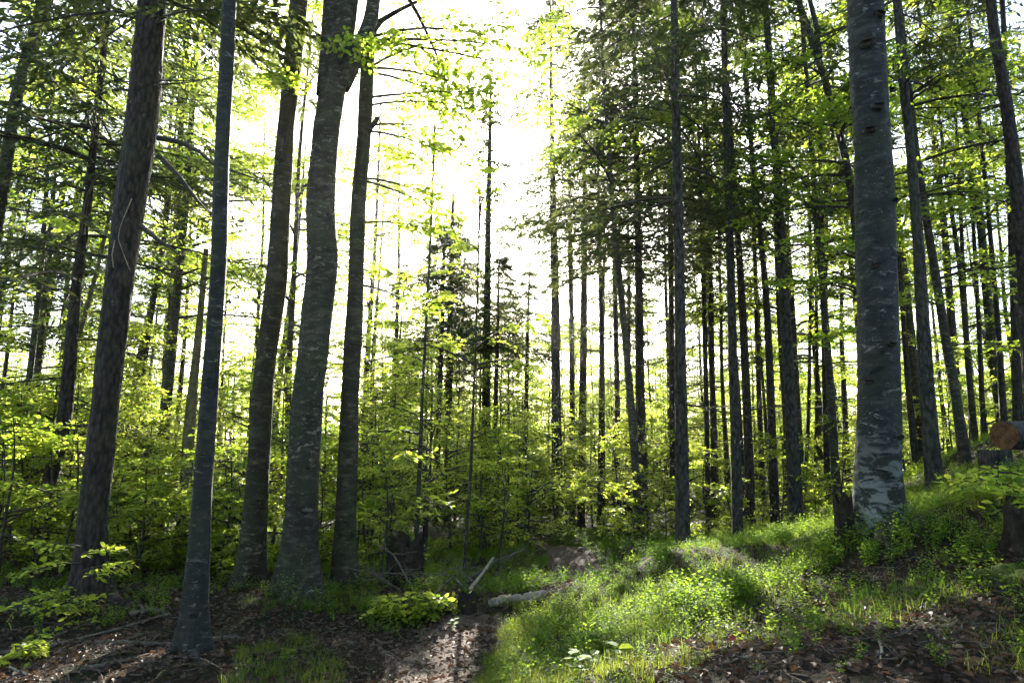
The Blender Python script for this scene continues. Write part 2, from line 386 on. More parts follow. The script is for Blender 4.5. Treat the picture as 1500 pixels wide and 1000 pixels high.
T('beech', None, [(498, 70), (492, 110), (477, 200), (468, 300), (473, 385), (463, 470), (450, 590), (442, 750), (438, 830), (437, 874)], [40, 39, 42, 43, 49, 46, 48, 49, 58, 66], 16,
  'thick S-curved beech forking at the top, bracket fungus low on its trunk', dict(cb=8.4, R=3.2, nb=18, extra=[(110, 290, .7, 1), (60, 320, .8, 1)]), M_BARK, flare=.55)
T('beech', None, [(547, 0), (538, 90), (533, 200), (525, 300), (522, 400), (519, 470), (512, 590), (506, 750), (504, 866)], [20, 21, 22, 23, 24, 26, 28, 31, 36], 16,
  'medium beech right of the curved one, with a knotty stub and mossy bark', dict(cb=8, R=2.8, nb=20, extra=[(60, 5, 1.9, 3), (110, -10, 1.7, 3), (150, 20, 1.4, 2), (200, 0, 1.2, 2), (260, 30, 1.2, 2), (330, 10, .9, 1), (420, 20, 1.0, 1)]), M_BARK_MOSS, flare=.6)
T('spruce', 10.5, [(160, 0), (150, 90), (128, 300), (112, 420), (95, 610), (70, 720), (52, 822)], [9, 11, 14, 18, 24, 26, 28], 17,
  'slanting dark fir with broad drooping foliage behind the thick left spruce', dict(cb=4.2, R=2.9, nb=240, dead=6), M_SPRUCE, ctrl=True, flare=.3)
T('beech', 12.5, [(100, 540), (66, 640), (50, 700), (38, 772)], [9, 14, 18, 20], 9,
  'mossy trunk with a pale barkless wound beside the slanting dark fir', dict(cb=5, R=1.6, nb=12), M_SNAG, flare=.25)
T('beech', 15, [(70, 250), (60, 400), (45, 540), (26, 690), (12, 778)], [7, 9, 11, 12, 14], 11,
  'thin dark trunk nearest the left edge of the thicket', dict(cb=4.5, R=2.2, nb=18), M_BARK_MOSS)
T('beech', 11, [(60, 10), (38, 75), (26, 120), (18, 180), (2, 280), (-25, 470), (-45, 800)], [14, 18, 22, 21, 22, 24, 28], 17,
  'forked grey beech cut by the left edge of the photo', dict(cb=7, R=2.6, nb=16, fork=2), M_BARK)
T('beech', 12, [(302, 365), (290, 500), (277, 620), (270, 750), (263, 830)], [8, 12, 18, 20, 25], 5.9,
  'broken mossy snag without a crown behind the slender grey beech', dict(cb=99, R=1, nb=0, broken=1), M_SNAG, cat='dead tree', flare=.3)
T('beech', 16, [(280, 180), (273, 290), (262, 400), (247, 560), (236, 700), (232, 760)], [9, 12, 14, 16, 18, 20], 15,
  'dark beech trunk seen between the thick left spruce and the slender grey beech', dict(cb=4.6, R=2.8, nb=34), M_BARK_MOSS)
T('beech', 19, [(246, 250), (240, 370), (222, 450), (205, 520), (192, 600), (182, 730)], [7, 9, 11, 12, 13, 14], 14,
  'crooked dark beech trunk close behind the thick left spruce', dict(cb=5, R=2.6, nb=30), M_BARK_MOSS)
T('beech', 20, [(420, 480), (408, 560), (400, 650), (395, 760)], [9, 10, 11, 12], 12,
  'dim beech trunk in the gap between the leaning and curved beeches', dict(cb=4.5, R=2.6, nb=30), M_BARK_MOSS)
# centre
T('beech', 9.5, [(624, 480), (618, 590), (616, 660), (611, 760), (607, 868)], [4, 5, 6, 7, 8], 6.5,
  'spindly young beech with wide low sprays in the middle of the thicket', dict(cb=1.0, R=1.2, nb=16), M_BARK)
T('spruce', 26, [(664, 285), (661, 400), (658, 560), (655, 740)], [5, 9, 11, 12], 11.9,
  'short broad conifer to the left of the sunlit slim spruce', dict(cb=5.2, R=2.2, nb=140, dead=20, K=13, M=10, shoot=.17), M_SPRUCE)
T('spruce', 24, [(650, 350), (648, 480), (643, 600), (639, 740)], [4, 6, 7, 8], 11,
  'thin dead-twigged spruce immediately left of the short broad conifer', dict(cb=5.8, R=1.6, nb=120, dead=20, K=10, M=9, shoot=.17), M_SPRUCE)
T('spruce', 27, [(719, 115), (717, 230), (715, 330), (713, 500), (710, 790)], [3, 7, 9, 12, 15], 17.6,
  'slim spruce standing straight below the sun with a sparse pointed top', dict(cb=5.8, R=1.9, nb=170, dead=30, K=11, M=8, shoot=.16), M_SPRUCE)
T('spruce', 22, [(730, 430), (728, 510), (725, 640), (721, 780)], [4, 6, 7, 8], 9,
  'thin spruce pole touching the right side of the spruce below the sun', dict(cb=5.5, R=1.1, nb=60, dead=20, K=9), M_SPRUCE)
T('beech', 10.5, [(697, 490), (693, 600), (689, 700), (682, 800), (680, 860)], [2.5, 4, 5, 5, 6], 6,
  'wiry young beech with a crooked side twig left of the path', dict(cb=1.6, R=1.4, nb=12), M_BARK)
T('spruce', 26, [(775, 420), (772, 530), (769, 680), (765, 790)], [4, 6, 8, 9], 10,
  'lone thin spruce pole between the sunlit spruce and the path', dict(cb=6, R=1.2, nb=60, dead=18, K=9), M_SPRUCE)
T('spruce', 20, [(811, 330), (813, 420), (815, 600), (818, 800)], [11, 13, 15, 17], 17,
  'straight spruce at the far bend of the path, ivy-green low down', dict(cb=8.6, R=2.2, nb=62, dead=14), M_SPRUCE_G)
T('spruce', 24, [(835, 350), (838, 520), (838, 780)], [7, 8, 10], 15,
  'thin spruce first right of the straight spruce at the path bend', dict(cb=9.2, R=1.9, nb=52, dead=20), M_SPRUCE)
T('spruce', 23, [(856, 350), (855, 490), (851, 770)], [9, 11, 13], 16,
  'spruce second right of the straight spruce at the path bend', dict(cb=9, R=2.1, nb=58, dead=20), M_SPRUCE)
T('spruce', 26, [(884, 440), (880, 600), (878, 800)], [5, 6, 8], 16,
  'very thin spruce halfway between the path bend and the slanting pale beech', dict(cb=7.4, R=1.8, nb=50, dead=18), M_SPRUCE)
T('spruce', 25, [(902, 480), (905, 600), (903, 800)], [8, 9, 11], 17,
  'reddish thin spruce just left of the slanting pale beech', dict(cb=7, R=2.0, nb=50, dead=16), M_SPRUCE)
T('spruce', 27, [(921, 480), (920, 620), (918, 800)], [6, 7, 8], 17,
  'thin spruce seen right behind the slanting pale beech', dict(cb=8, R=2.0, nb=50, dead=16), M_SPRUCE)
T('beech', 13.5, [(890, 200), (900, 340), (912, 450), (925, 600), (934, 720), (937, 818)], [7, 9, 10, 12, 14, 15], 13,
  'pale slanting beech crossing in front of the mossy mound', dict(cb=5.5, R=2.4, nb=24), M_BARK)
T('spruce', 15, [(932, 200), (935, 340), (938, 600), (942, 803)], [9, 11, 15, 18], 15,
  'dark spruce growing on the mossy mound, side by side with the slanting pale beech', dict(cb=5.9, R=2.9, nb=230, dead=14), M_SPRUCE)
T('spruce', 18, [(982, 330), (984, 500), (986, 795)], [8, 9, 10], 16,
  'thin spruce close left of the tall bare grey spruce on the crest', dict(cb=6.8, R=2.3, nb=120, dead=14), M_SPRUCE)
T('spruce', 10.5, [(987, 0), (991, 200), (995, 400), (998, 600), (1000, 818)], [11, 14, 15.5, 19, 23], 19,
  'tall grey spruce on the bank crest, its bare trunk running to the top edge', dict(cb=4.8, R=2.7, nb=130, dead=10), M_SPRUCE_G, ctrl=True, flare=.2)
T('spruce', 17, [(1030, 400), (1035, 600), (1038, 790)], [7, 8, 9], 15,
  'thin dark spruce, first to the right of the tall grey crest spruce', dict(cb=6.6, R=1.9, nb=50, dead=10), M_SPRUCE)
T('spruce', 18, [(1040, 360), (1044, 600), (1049, 795)], [8, 9, 11], 16,
  'dark spruce, second to the right of the tall grey crest spruce', dict(cb=6.8, R=2.0, nb=50, dead=10), M_SPRUCE)
T('spruce', 12.5, [(1062, 100), (1066, 250), (1071, 420), (1076, 600), (1081, 796)], [10, 12, 13, 15, 18], 17,
  'clean straight spruce at the back of the crest, between tall grey spruce and big beech', dict(cb=5.6, R=2.3, nb=52, dead=8), M_SPRUCE_G, ctrl=True)
T('spruce', 15, [(1076, 280), (1088, 450), (1095, 620), (1101, 790)], [9, 12, 14, 16], 16,
  'leaning spruce directly right of the clean straight one', dict(cb=6.2, R=2.1, nb=50, dead=10), M_SPRUCE)
T('spruce', 19, [(1106, 380), (1111, 560), (1120, 788)], [7, 8, 10], 17,
  'thin spruce in shade between the leaning spruce and the double trunk', dict(cb=7, R=2, nb=50, dead=10), M_SPRUCE)
T('spruce', 16, [(1104, 250), (1122, 420), (1130, 600), (1136, 785)], [8, 10, 13, 15], 17,
  'dark left half of the close pair of trunks on the crest', dict(cb=6.2, R=2.1, nb=50, dead=8), M_SPRUCE)
T('spruce', 13, [(1125, 60), (1140, 280), (1150, 450), (1160, 640), (1167, 786)], [11, 14, 17, 20, 26], 18,
  'sturdy spruce forming the right half of the close pair of trunks', dict(cb=5.6, R=2.4, nb=50, dead=8), M_SPRUCE_G, ctrl=True)
T('spruce', 21, [(1187, 430), (1185, 600), (1180, 780)], [5, 6, 7], 16,
  'hair-thin pole just right of the close pair of trunks', dict(cb=7.5, R=1.5, nb=34, dead=14), M_SPRUCE)
T('spruce', 20, [(1196, 440), (1197, 600), (1198, 780)], [5, 7, 8], 15,
  'thin pole left of the pale curved trunk before the big beech', dict(cb=7.5, R=1.5, nb=34, dead=14), M_SPRUCE)
T('spruce', 17, [(1204, 330), (1208, 540), (1214, 770)], [7, 9, 11], 16,
  'dark spruce hidden half behind the pale curved trunk', dict(cb=6.4, R=2.0, nb=46, dead=10), M_SPRUCE)
T('beech', 13.5, [(1180, 100), (1195, 300), (1207, 450), (1219, 600), (1228, 765)], [7, 9, 11, 13, 15], 15,
  'pale curved beech trunk nearest the left flank of the big lichened beech', dict(cb=5.0, R=2.4, nb=30), M_BARK, ctrl=True)
T('beech', 11.5, [(1168, 0), (1198, 80), (1220, 160), (1246, 252), (1262, 420), (1268, 600), (1270, 760)], [10, 12, 12, 13, 14, 15, 16], 14,
  'bent forked beech emerging behind the top of the big lichened beech', dict(cb=6.0, R=2.4, nb=22, extra=[(180, 190, 1.6, 2), (250, 200, 2.0, 2), (300, 170, 1.7, 2), (380, 215, 1.8, 2), (430, 180, 1.8, 2), (500, 200, 1.3, 2)]), M_BARK)
# right
T('beech', 6.0, [(1268, 0), (1277, 200), (1284, 400), (1287, 550), (1287, 690), (1290, 778)], [56, 58, 64, 65, 73, 84], 16,
  'big grey beech with white lichen patches rooted on the bank at right', dict(cb=6.5, R=2.6, nb=14), M_BARK_LICHEN, ctrl=True, flare=.16)
T('spruce', 10, [(1314, 0), (1321, 100), (1332, 200), (1345, 350), (1359, 590), (1368, 708)], [13, 14, 15, 18, 25, 28], 16,
  'stout spruce right behind the big lichened beech', dict(cb=5.8, R=2.2, nb=44, dead=6), M_SPRUCE_G, ctrl=True, flare=.2)
T('beech', 11.5, [(1332, 130), (1347, 260), (1367, 380), (1382, 480), (1402, 590), (1417, 692)], [9, 11, 14, 15, 18, 20], 14,
  'smooth slanting beech leaning left beyond the stout spruce', dict(cb=5.2, R=2.2, nb=24, extra=[(150, 300, 1.6, 2), (165, 10, 1.3, 2), (265, 190, 1.2, 2), (280, 340, 1.4, 2), (330, 250, 1.3, 2), (420, 300, 1.3, 2), (450, 200, 1.1, 2), (500, 320, 1.1, 1)]), M_BARK, ctrl=True)
T('spruce', 15, [(1320, 420), (1330, 560), (1345, 715)], [8, 10, 13], 16,
  'thin leaning spruce in the gap right of the big beech', dict(cb=6, R=2, nb=44, dead=8), M_SPRUCE)
T('spruce', 16, [(1405, 260), (1412, 420), (1420, 560), (1428, 690)], [6, 7, 9, 11], 16,
  'first of the slim spruces right of the smooth slanting beech', dict(cb=5.6, R=2.2, nb=56, dead=10), M_SPRUCE)
T('spruce', 15, [(1424, 300), (1434, 480), (1444, 680)], [6, 8, 10], 15,
  'second of the slim spruces right of the smooth slanting beech', dict(cb=5.6, R=2.2, nb=56, dead=10), M_SPRUCE)
T('spruce', 14, [(1452, 360), (1464, 500), (1470, 630)], [8, 10, 13], 15,
  'spruce rising just above the cut end of the log', dict(cb=5.4, R=2.2, nb=56, dead=10), M_SPRUCE)
T('spruce', 9.5, [(1448, -40), (1455, 40), (1474, 150), (1489, 260), (1502, 400), (1515, 620)], [15, 17, 20, 24, 27, 32], 16,
  'leaning dark spruce cut by the right edge of the photo', dict(cb=6.4, R=2.2, nb=40, dead=8), M_SPRUCE)
T('spruce', 12, [(1474, 120), (1478, 260), (1486, 420), (1492, 600)], [10, 12, 16, 20], 15,
  'shaded spruce behind the leaning one at the right edge', dict(cb=5.6, R=2.2, nb=50, dead=8), M_SPRUCE)

# ------------------------------------------------------------------ ground: thin-plate surface through measured feet
CT = [(0, 0, 0), (-4, 0, .05), (-8, 2, .1), (4, 0, .75), (9, 1, 1.7), (-3, 4, 0), (-1.2, 5, 0), (-6, 5, .05), (-10, 8, .05), (12, 8, 2.4), (9, 12, 2.0), (14, 16, 2.6),
      (-13, 13, -.05), (-8, 16, -.25), (0, 14, -.45), (3, 17, -.55), (7, 18, -.1), (12, 22, .6), (-12, 22, -.5), (-4, 22, -.8), (2, 25, -1.0), (9, 27, -.6),
      (-18, 30, -1.0), (-6, 34, -1.3), (4, 36, -1.4), (16, 34, -.5), (25, 24, 2.0), (-26, 20, -.4), (25, 5, 4.0), (-25, 3, .2), (25, 40, .2), (-25, 42, -1.6), (0, 44, -1.8)]
for px, py, Y in ((1100, 1000, 3.5), (1500, 1000, 3.0), (1466, 705, 7.0), (1000, 803, 8.4), (1100, 795, 8.6), (1200, 778, 8.2), (850, 858, 8.0), (1000, 900, 5.6), (1250, 900, 4.5),
                  (850, 950, 5.0), (1400, 850, 4.6), (1480, 800, 4.9), (1150, 850, 6.4), (860, 850, 9.0), (800, 802, 14.0), (900, 806, 12.0), (1380, 735, 7.4)):
    CT.append(tuple(at(px, py, Y)[0]))
for px, py in ((690, 1000), (715, 935), (760, 895), (600, 1000), (640, 905), (400, 990), (100, 990), (60, 900), (560, 880)):
    CT.append(tuple(atz(px, py)))
for h in HERO:
    if h['ctrl']: CT.append(tuple(at(*h['path'][-1], h['Y'])[0]))
CT = np.array(CT); _n = len(CT)
def _phi(r2): return .5 * r2 * np.log(r2 + 1e-9)
_d = ((CT[:, None, :2] - CT[None, :, :2]) ** 2).sum(-1)
_A = np.zeros((_n + 3, _n + 3)); _A[:_n, :_n] = _phi(_d) + np.eye(_n) * .15
_A[:_n, _n] = 1; _A[:_n, _n + 1:] = CT[:, :2]; _A[_n:, :_n] = _A[:_n, _n:].T
_w = np.linalg.solve(_A, np.concatenate((CT[:, 2], np.zeros(3))))
_r = np.random.default_rng(7); _k = _r.normal(0, 1, (14, 2)); _k /= np.linalg.norm(_k, axis=1)[:, None]
_fr = np.geomspace(.8, 11, 14); _ph = _r.uniform(0, 6.28, 14)
def wob(x, y):
    z = np.zeros(np.shape(x))
    for k, f, p in zip(_k, _fr, _ph): z = z + .032 / f ** .75 * np.sin(f * (k[0] * x + k[1] * y) + p + .7 * np.sin(f * .6 * (k[1] * x - k[0] * y)))
    return z
def ground(x, y):
    x, y = np.asarray(x, float), np.asarray(y, float); sh = x.shape
    xf, yf = x.reshape(-1), y.reshape(-1)
    xc, yc = np.clip(xf, -25, 25), np.clip(yf, -4, 44)
    z = np.empty(len(xf))
    for i in range(0, len(xf), 40000):
        a = slice(i, i + 40000)
        d = (xc[a, None] - CT[None, :, 0]) ** 2 + (yc[a, None] - CT[None, :, 1]) ** 2
        z[a] = _phi(d) @ _w[:_n] + _w[_n] + _w[_n + 1] * xc[a] + _w[_n + 2] * yc[a]
    far = np.hypot(xf - xc, yf - yc)
    z = z * np.exp(-far / 60) - 2.0 * (1 - np.exp(-far / 60)) + wob(xf, yf)
    return z.reshape(sh)
def g1(x, y): return float(ground(np.array([x]), np.array([y]))[0])
def pnoise(x, y, f, seed):
    r = np.random.default_rng(seed); z = np.zeros(np.shape(x))
    for _ in range(5):
        k = r.normal(0, f, 2); z = z + np.sin(k[0] * x + k[1] * y + r.uniform(0, 6.28))
    return z / 2.2

NU, NV = 420, 440
u = np.linspace(-1, 1, NU); v = np.linspace(0, 1, NV)
gx = 15 * u + 600 * np.sign(u) * np.abs(u) ** 9; gy = -4 + 30 * v + 900 * v ** 9
GX, GY = np.meshgrid(gx, gy); GZ = ground(GX, GY) + np.where(np.hypot(GX, GY) < 20, 1, 0) * np.random.default_rng(9).normal(0, .007, GX.shape)
PATH = [atz(590, 1060), atz(628, 1000), atz(645, 950), atz(668, 915), atz(690, 898)]
PATH2 = [at(905, 872, 8.3)[0], at(868, 850, 9.2)[0], at(838, 826, 11.0)[0], at(812, 806, 13.5)[0], at(796, 798, 16)[0], at(780, 790, 19)[0]]
gm = MB()
ii = (np.arange(NV - 1)[:, None] * NU + np.arange(NU - 1)[None]).reshape(-1)
gm.add(np.stack((GX, GY, GZ), -1), np.stack((ii, ii + 1, ii + NU + 1, ii + NU), -1), 0, .5)
m, n, l, o = new_mat('forest_soil')
tcn = n.new('ShaderNodeTexCoord'); vv = tcn.outputs['Object']
a = noise(n, l, vv, 2.2, 8, .7); b = noise(n, l, vv, 30, 6, .75); c = noise(n, l, vv, .7, 4)
r = ramp(n, ((.28, (.016, .011, .008)), (.5, (.045, .031, .021)), (.74, (.10, .072, .05)))); l.new(b.outputs[0], r.inputs[0])
r2 = ramp(n, ((.46, (0, 0, 0)), (.62, (.75, .75, .75)))); l.new(a.outputs[0], r2.inputs[0])
gcol = mixc(n, l, r2.outputs[0], r.outputs[0], (.032, .045, .012))
principled(n, l, o, gcol, .9, bump(n, l, b.outputs[0], 1.0, .09), .1)
tag(gm.obj('ground', [m]), kind='structure')

def ribbon(name, pts, hw, mat, rng):
    pts = np.array(pts)[:, :2]; t = np.linspace(0, len(pts) - 1, 90)
    P = np.stack([np.interp(t, np.arange(len(pts)), pts[:, k]) for k in (0, 1)], -1)
    for _ in range(8): P[1:-1] = .25 * P[:-2] + .5 * P[1:-1] + .25 * P[2:]
    D = np.gradient(P, axis=0); D = D / np.linalg.norm(D, axis=1)[:, None]; N = np.stack((-D[:, 1], D[:, 0]), -1)
    h = np.interp(t, np.arange(len(pts)), hw)
    k = np.linspace(-1, 1, 15)
    wig = h[:, None] * (1 + .22 * np.sin(t * 9)[:, None] * np.sign(k)[None] + .12 * np.sin(t * 23 + 1)[:, None])
    Q = P[:, None] + N[:, None] * (k[None] * wig)[..., None]
    Z = ground(Q[..., 0], Q[..., 1]) + .022 * (1 - np.abs(k) ** 4)[None] - .006
    mb = MB(); i = (np.arange(89)[:, None] * 15 + np.arange(14)[None]).reshape(-1)
    mb.add(np.concatenate((Q, Z[..., None]), -1), np.stack((i, i + 1, i + 16, i + 15), -1), 0, .5)
    return tag(mb.obj(name, [mat]), kind='structure')
m, n, l, o = new_mat('path_earth')
tcn = n.new('ShaderNodeTexCoord'); vv = tcn.outputs['Object']
b = noise(n, l, vv, 46, 6, .75); a = noise(n, l, vv, 3, 5)
r = ramp(n, ((.3, (.03, .019, .013)), (.5, (.105, .068, .047)), (.74, (.27, .19, .14)))); l.new(b.outputs[0], r.inputs[0])
pc = mixc(n, l, a.outputs[0], r.outputs[0], (.10, .07, .052))
principled(n, l, o, pc, .9, bump(n, l, b.outputs[0], .8, .03), .2)
M_PATH = m
rg = np.random.default_rng(3)
ribbon('path', PATH, [.4, .36, .36, .38, .26], M_PATH, rg)
ribbon('path', PATH2, [.3, .34, .36, .36, .3, .2], M_PATH, rg)

# ------------------------------------------------------------------ tree builders
def trunk_mesh(mb, P, R, sides, rings, rng, rough=.05, flare=0.0, lobes=5, mat=0):
    """one continuous trunk along polyline P (k,3) foot->top with radii R"""
    d = np.concatenate(([0], np.cumsum(np.linalg.norm(np.diff(P, axis=0), axis=1))))
    e = np.linspace(0, 1, rings) ** 1.35 * d[-1]
    C = np.stack([np.interp(e, d, P[:, k]) for k in range(3)], -1); r = np.interp(e, d, R)
    for _ in range(3):
        C[1:-1] = .25 * C[:-2] + .5 * C[1:-1] + .25 * C[2:]; r[1:-1] = .25 * r[:-2] + .5 * r[1:-1] + .25 * r[2:]
    th = np.arange(sides) * 2 * np.pi / sides
    p1, p2, p3 = rng.uniform(0, 6.28, 3)
    z = C[:, 2:3]
    k = 1 + rough * (np.sin(3 * th + p1 + z * 1.3) + .7 * np.sin(5 * th + p2 - z * 2.9) + .6 * np.sin(2 * th + 4.1 * z + p3) + .5 * np.sin(9 * th + 7 * z)) / 1.6
    k = k + rng.normal(0, rough * .22, k.shape)
    if flare:
        zz = np.maximum(z + .05, 0)
        k = k + flare * np.exp(-zz / .22) * (.6 + .75 * np.maximum(np.cos(lobes * th + p1), -.3)) + .25 * flare * np.exp(-zz / .7)
    V = np.stack((C[:, :1] + r[:, None] * k * np.cos(th), C[:, 1:2] + r[:, None] * k * np.sin(th), np.broadcast_to(z, k.shape)), -1)
    i = (np.arange(rings - 1)[:, None] * sides + np.arange(sides)[None]).reshape(-1)
    j = (np.arange(rings - 1)[:, None] * sides + (np.arange(sides)[None] + 1) % sides).reshape(-1)
    mb.add(V, np.stack((i, j, j + sides, i + sides), -1), mat, .5)
    n0 = mb.n; top = C[-1] + (0, 0, r[-1] * .3)
    mb.add(np.concatenate((V[-1], top[None])), np.stack((np.arange(sides), (np.arange(sides) + 1) % sides, np.full(sides, sides)), -1), mat, .5)

def spine_at(P, h):
    return np.stack((np.interp(h, P[:, 2], P[:, 0]), np.interp(h, P[:, 2], P[:, 1]), h), -1)

def spruce_crown(mb, P, cr, H, rng):
    cb, R, nb = cr['cb'], cr['R'], int(cr['nb'] * .72); K = cr.get('K', 13)
    u = np.sort(rng.random(nb)) ** .9
    h = cb + (H - .2 - cb) * u
    L = R * (1 - u) ** .75 * rng.uniform(.6, 1.12, nb) + .22
    conifer_boughs(mb, spine_at(P, h), rng.uniform(0, 6.283, nb), L, K, cr.get('M', 13), rng, shoot=cr.get('shoot', .15), wid=.135)
    nd = cr.get('dead', 8)
    if nd:
        h = rng.uniform(min(1.6, cb * .4), cb + .6, nd); L = rng.uniform(.35, 1.5, nd) * min(R, 2) / 2
        conifer_boughs(mb, spine_at(P, h), rng.uniform(0, 6.283, nd), L, 7, 0, rng, slope=.0, droop=.18, dead=1)
def beech_crown(mb, P, cr, H, rng, leaf=.085, tpl=None):
    cb, R, nb = cr['cb'], cr['R'], int(cr['nb'] * cr.get('thin', .68))
    if not nb: return
    u = np.sort(rng.random(nb)); h = cb + (H - .3 - cb) * u
    L = R * (1.05 - .75 * u) * rng.uniform(.55, 1.15, nb) + .2
    small = R < 1.9
    beech_boughs(mb, spine_at(P, h), rng.uniform(0, 6.283, nb), rng.uniform(.1, .45, nb) + .35 * u, L, 12 if small else 14, 0 if small else 5, 9 if small else 6, leaf, rng,
                 droop=.3, tone0=cr.get('tone', .55), tpl=tpl)

BRACKET = None
for hi, h in enumerate(HERO):
    rng = np.random.default_rng(100 + hi)
    if h['path'][-1][0] > 1020 and h['kind'] == 'spruce': h['crown']['nb'] = int(h['crown']['nb'] * .68)
    Y, cr, H = h['Y'], h['crown'], h['H']
    pts = [at(px, py, Y) for px, py in h['path']][::-1]
    ws = h['w'][::-1]
    P = np.array([p for p, t in pts]); R = np.array([w / 2 / F * t / math.sqrt(1 + ((q[0] - 750) / F) ** 2) * .96 for w, (p, t), q in zip(ws, pts, h['path'][::-1])])
    zb = g1(P[0, 0], Y)
    keep = P[:, 2] > zb + .05; keep[0] = True
    P, R = P[keep], R[keep]
    root_xy = P[0, :2].copy()
    if len(P) > 1 and P[0, 2] > zb + .05:      # foot hidden in the photo: run the trunk on to the ground
        dv = (P[0] - P[1]) / abs(P[0, 2] - P[1, 2]); foot = P[0] + dv * (P[0, 2] - zb)
        root_xy = foot[:2]; zb = g1(*root_xy)
        foot[2] = zb - .15; P = np.concatenate((foot[None], P)); R = np.concatenate((R[:1] * 1.06, R))
    else:
        P[0, 2] = zb - .15
    P = P - (root_xy[0], root_xy[1], zb)
    if P[-1, 2] < H and not cr.get('broken'):
        a0 = P[-1]; dv = (P[-1] - P[-2]) / max(P[-1, 2] - P[-2, 2], .1); k = 6
        hs = np.linspace(P[-1, 2], H, k + 1)[1:]
        ex = np.array([a0 + dv * (1 - math.exp(-(q - a0[2]) / 4)) * 4 * np.array((1, 1, 0)) + np.array((0, 0, q - a0[2])) for q in hs])
        er = R[-1] + (.018 - R[-1]) * ((hs - a0[2]) / (H - a0[2])) ** 1.0
        P = np.concatenate((P, ex)); R = np.concatenate((R, er))
    near = Y < 11
    name = 'snag' if cr.get('broken') else ('spruce_tree' if h['kind'] == 'spruce' else 'beech_tree')
    root = empty(name, (root_xy[0], root_xy[1], zb), h['label'], h['cat'])
    mb = MB()
    trunk_mesh(mb, P, np.maximum(R, .012), 40 if near else 14, 150 if near else 34, rng, .05 if h['kind'] == 'beech' else .04, h['flare'] or .15)
    h['P'], h['root'], h['rng'] = P, root, rng
    mb.obj('trunk', [h['bark']], root)
    cb = MB()
    if h['kind'] == 'spruce':
        spruce_crown(cb, P, cr, H, rng)
        if hi == 0:      # drooping sprays over the top edge and two bare limbs of the thick spruce
            hh = rng.uniform(6.7, 7.6, 11)
            conifer_boughs(cb, spine_at(P, hh), np.radians([0, 15, -20, 35, 5, -35, 20, 170, 200, 150, 185]), rng.uniform(1.3, 2.3, 11), 18, 12, rng, slope=.05, droop=.5)
            for pl in ([(232, 202), (262, 208), (292, 222), (312, 240), (345, 252), (375, 262)], [(232, 228), (262, 258), (288, 292), (306, 312)], [(205, 330), (232, 352), (262, 372)]):
                q = np.array([at(a, b, Y - .06 * i)[0] for i, (a, b) in enumerate(pl)]) - (root_xy[0], root_xy[1], zb)
                cb.add(*tubes(q[None], np.linspace(.035, .008, len(q))[None], 6), 1, .5)
        cb.obj('crown', [M_NEEDLE, M_TWIG], root)
    elif cr['nb']:
        beech_crown(cb, P, cr, H, rng)
        for (py_, azd, Lx, nx) in cr.get('extra', ()):      # low boughs the photograph shows: height from the trunk point, compass, length
            pxx = np.interp(py_, [q[1] for q in h['path']], [q[0] for q in h['path']]); hz = at(pxx, py_, Y)[0][2] - zb
            hh = np.full(nx, hz) + rng.normal(0, .08, nx)
            beech_boughs(cb, spine_at(P, hh), np.radians(azd) + rng.normal(0, .3, nx), rng.uniform(.0, .25, nx), Lx * rng.uniform(.8, 1.15, nx), 13, 3, 5, .08, rng, droop=.22, tone0=cr.get('tone', .5))
        cb.obj('crown', [M_BEECH, M_TWIG], root)
    if 'S-curved' in h['label'] or 'forked grey' in h['label'] or 'bent forked' in h['label']:
        for pl, w0 in {'S': [([(478, 140), (484, 70), (486, 0), (484, -90), (470, -200)], 30), ([(500, 130), (524, 80), (543, 30), (552, -30), (560, -140)], 26)],
                       'f': [([(26, 120), (48, 70), (66, 25), (82, -30), (96, -120)], 12)], 'b': [([(1200, 85), (1196, 40), (1186, 0), (1180, -60)], 9)]}[
                       'S' if 'S-curved' in h['label'] else ('f' if 'forked grey' in h['label'] else 'b')]:
            q = [at(a, b, Y - .02) for a, b in pl]
            lm = MB(); trunk_mesh(lm, np.array([p for p, t in q]) - (root_xy[0], root_xy[1], zb), np.array([w0 / 2 / F * t for p, t in q]) * np.linspace(1, .6, len(q)), 18, 50, rng, .05)
            lm.obj('limb', [h['bark']], root)
    if 'knotty stub' in h['label']:
        q = np.array([at(a, b, Y - .03)[0] for a, b in ((538, 192), (548, 182), (553, 172))]) - (root_xy[0], root_xy[1], zb)
        lm = MB(); trunk_mesh(lm, q, np.array((.05, .04, .03)), 10, 12, rng, .12); lm.obj('stub', [h['bark']], root)
        q = np.array([at(a, b, Y - .03)[0] for a, b in ((536, 60), (556, 32), (585, 15), (625, -4), (680, -30))]) - (root_xy[0], root_xy[1], zb)
        lm = MB(); trunk_mesh(lm, q, np.array((.06, .05, .04, .03, .02)), 10, 40, rng, .06); lm.obj('limb', [h['bark']], root)

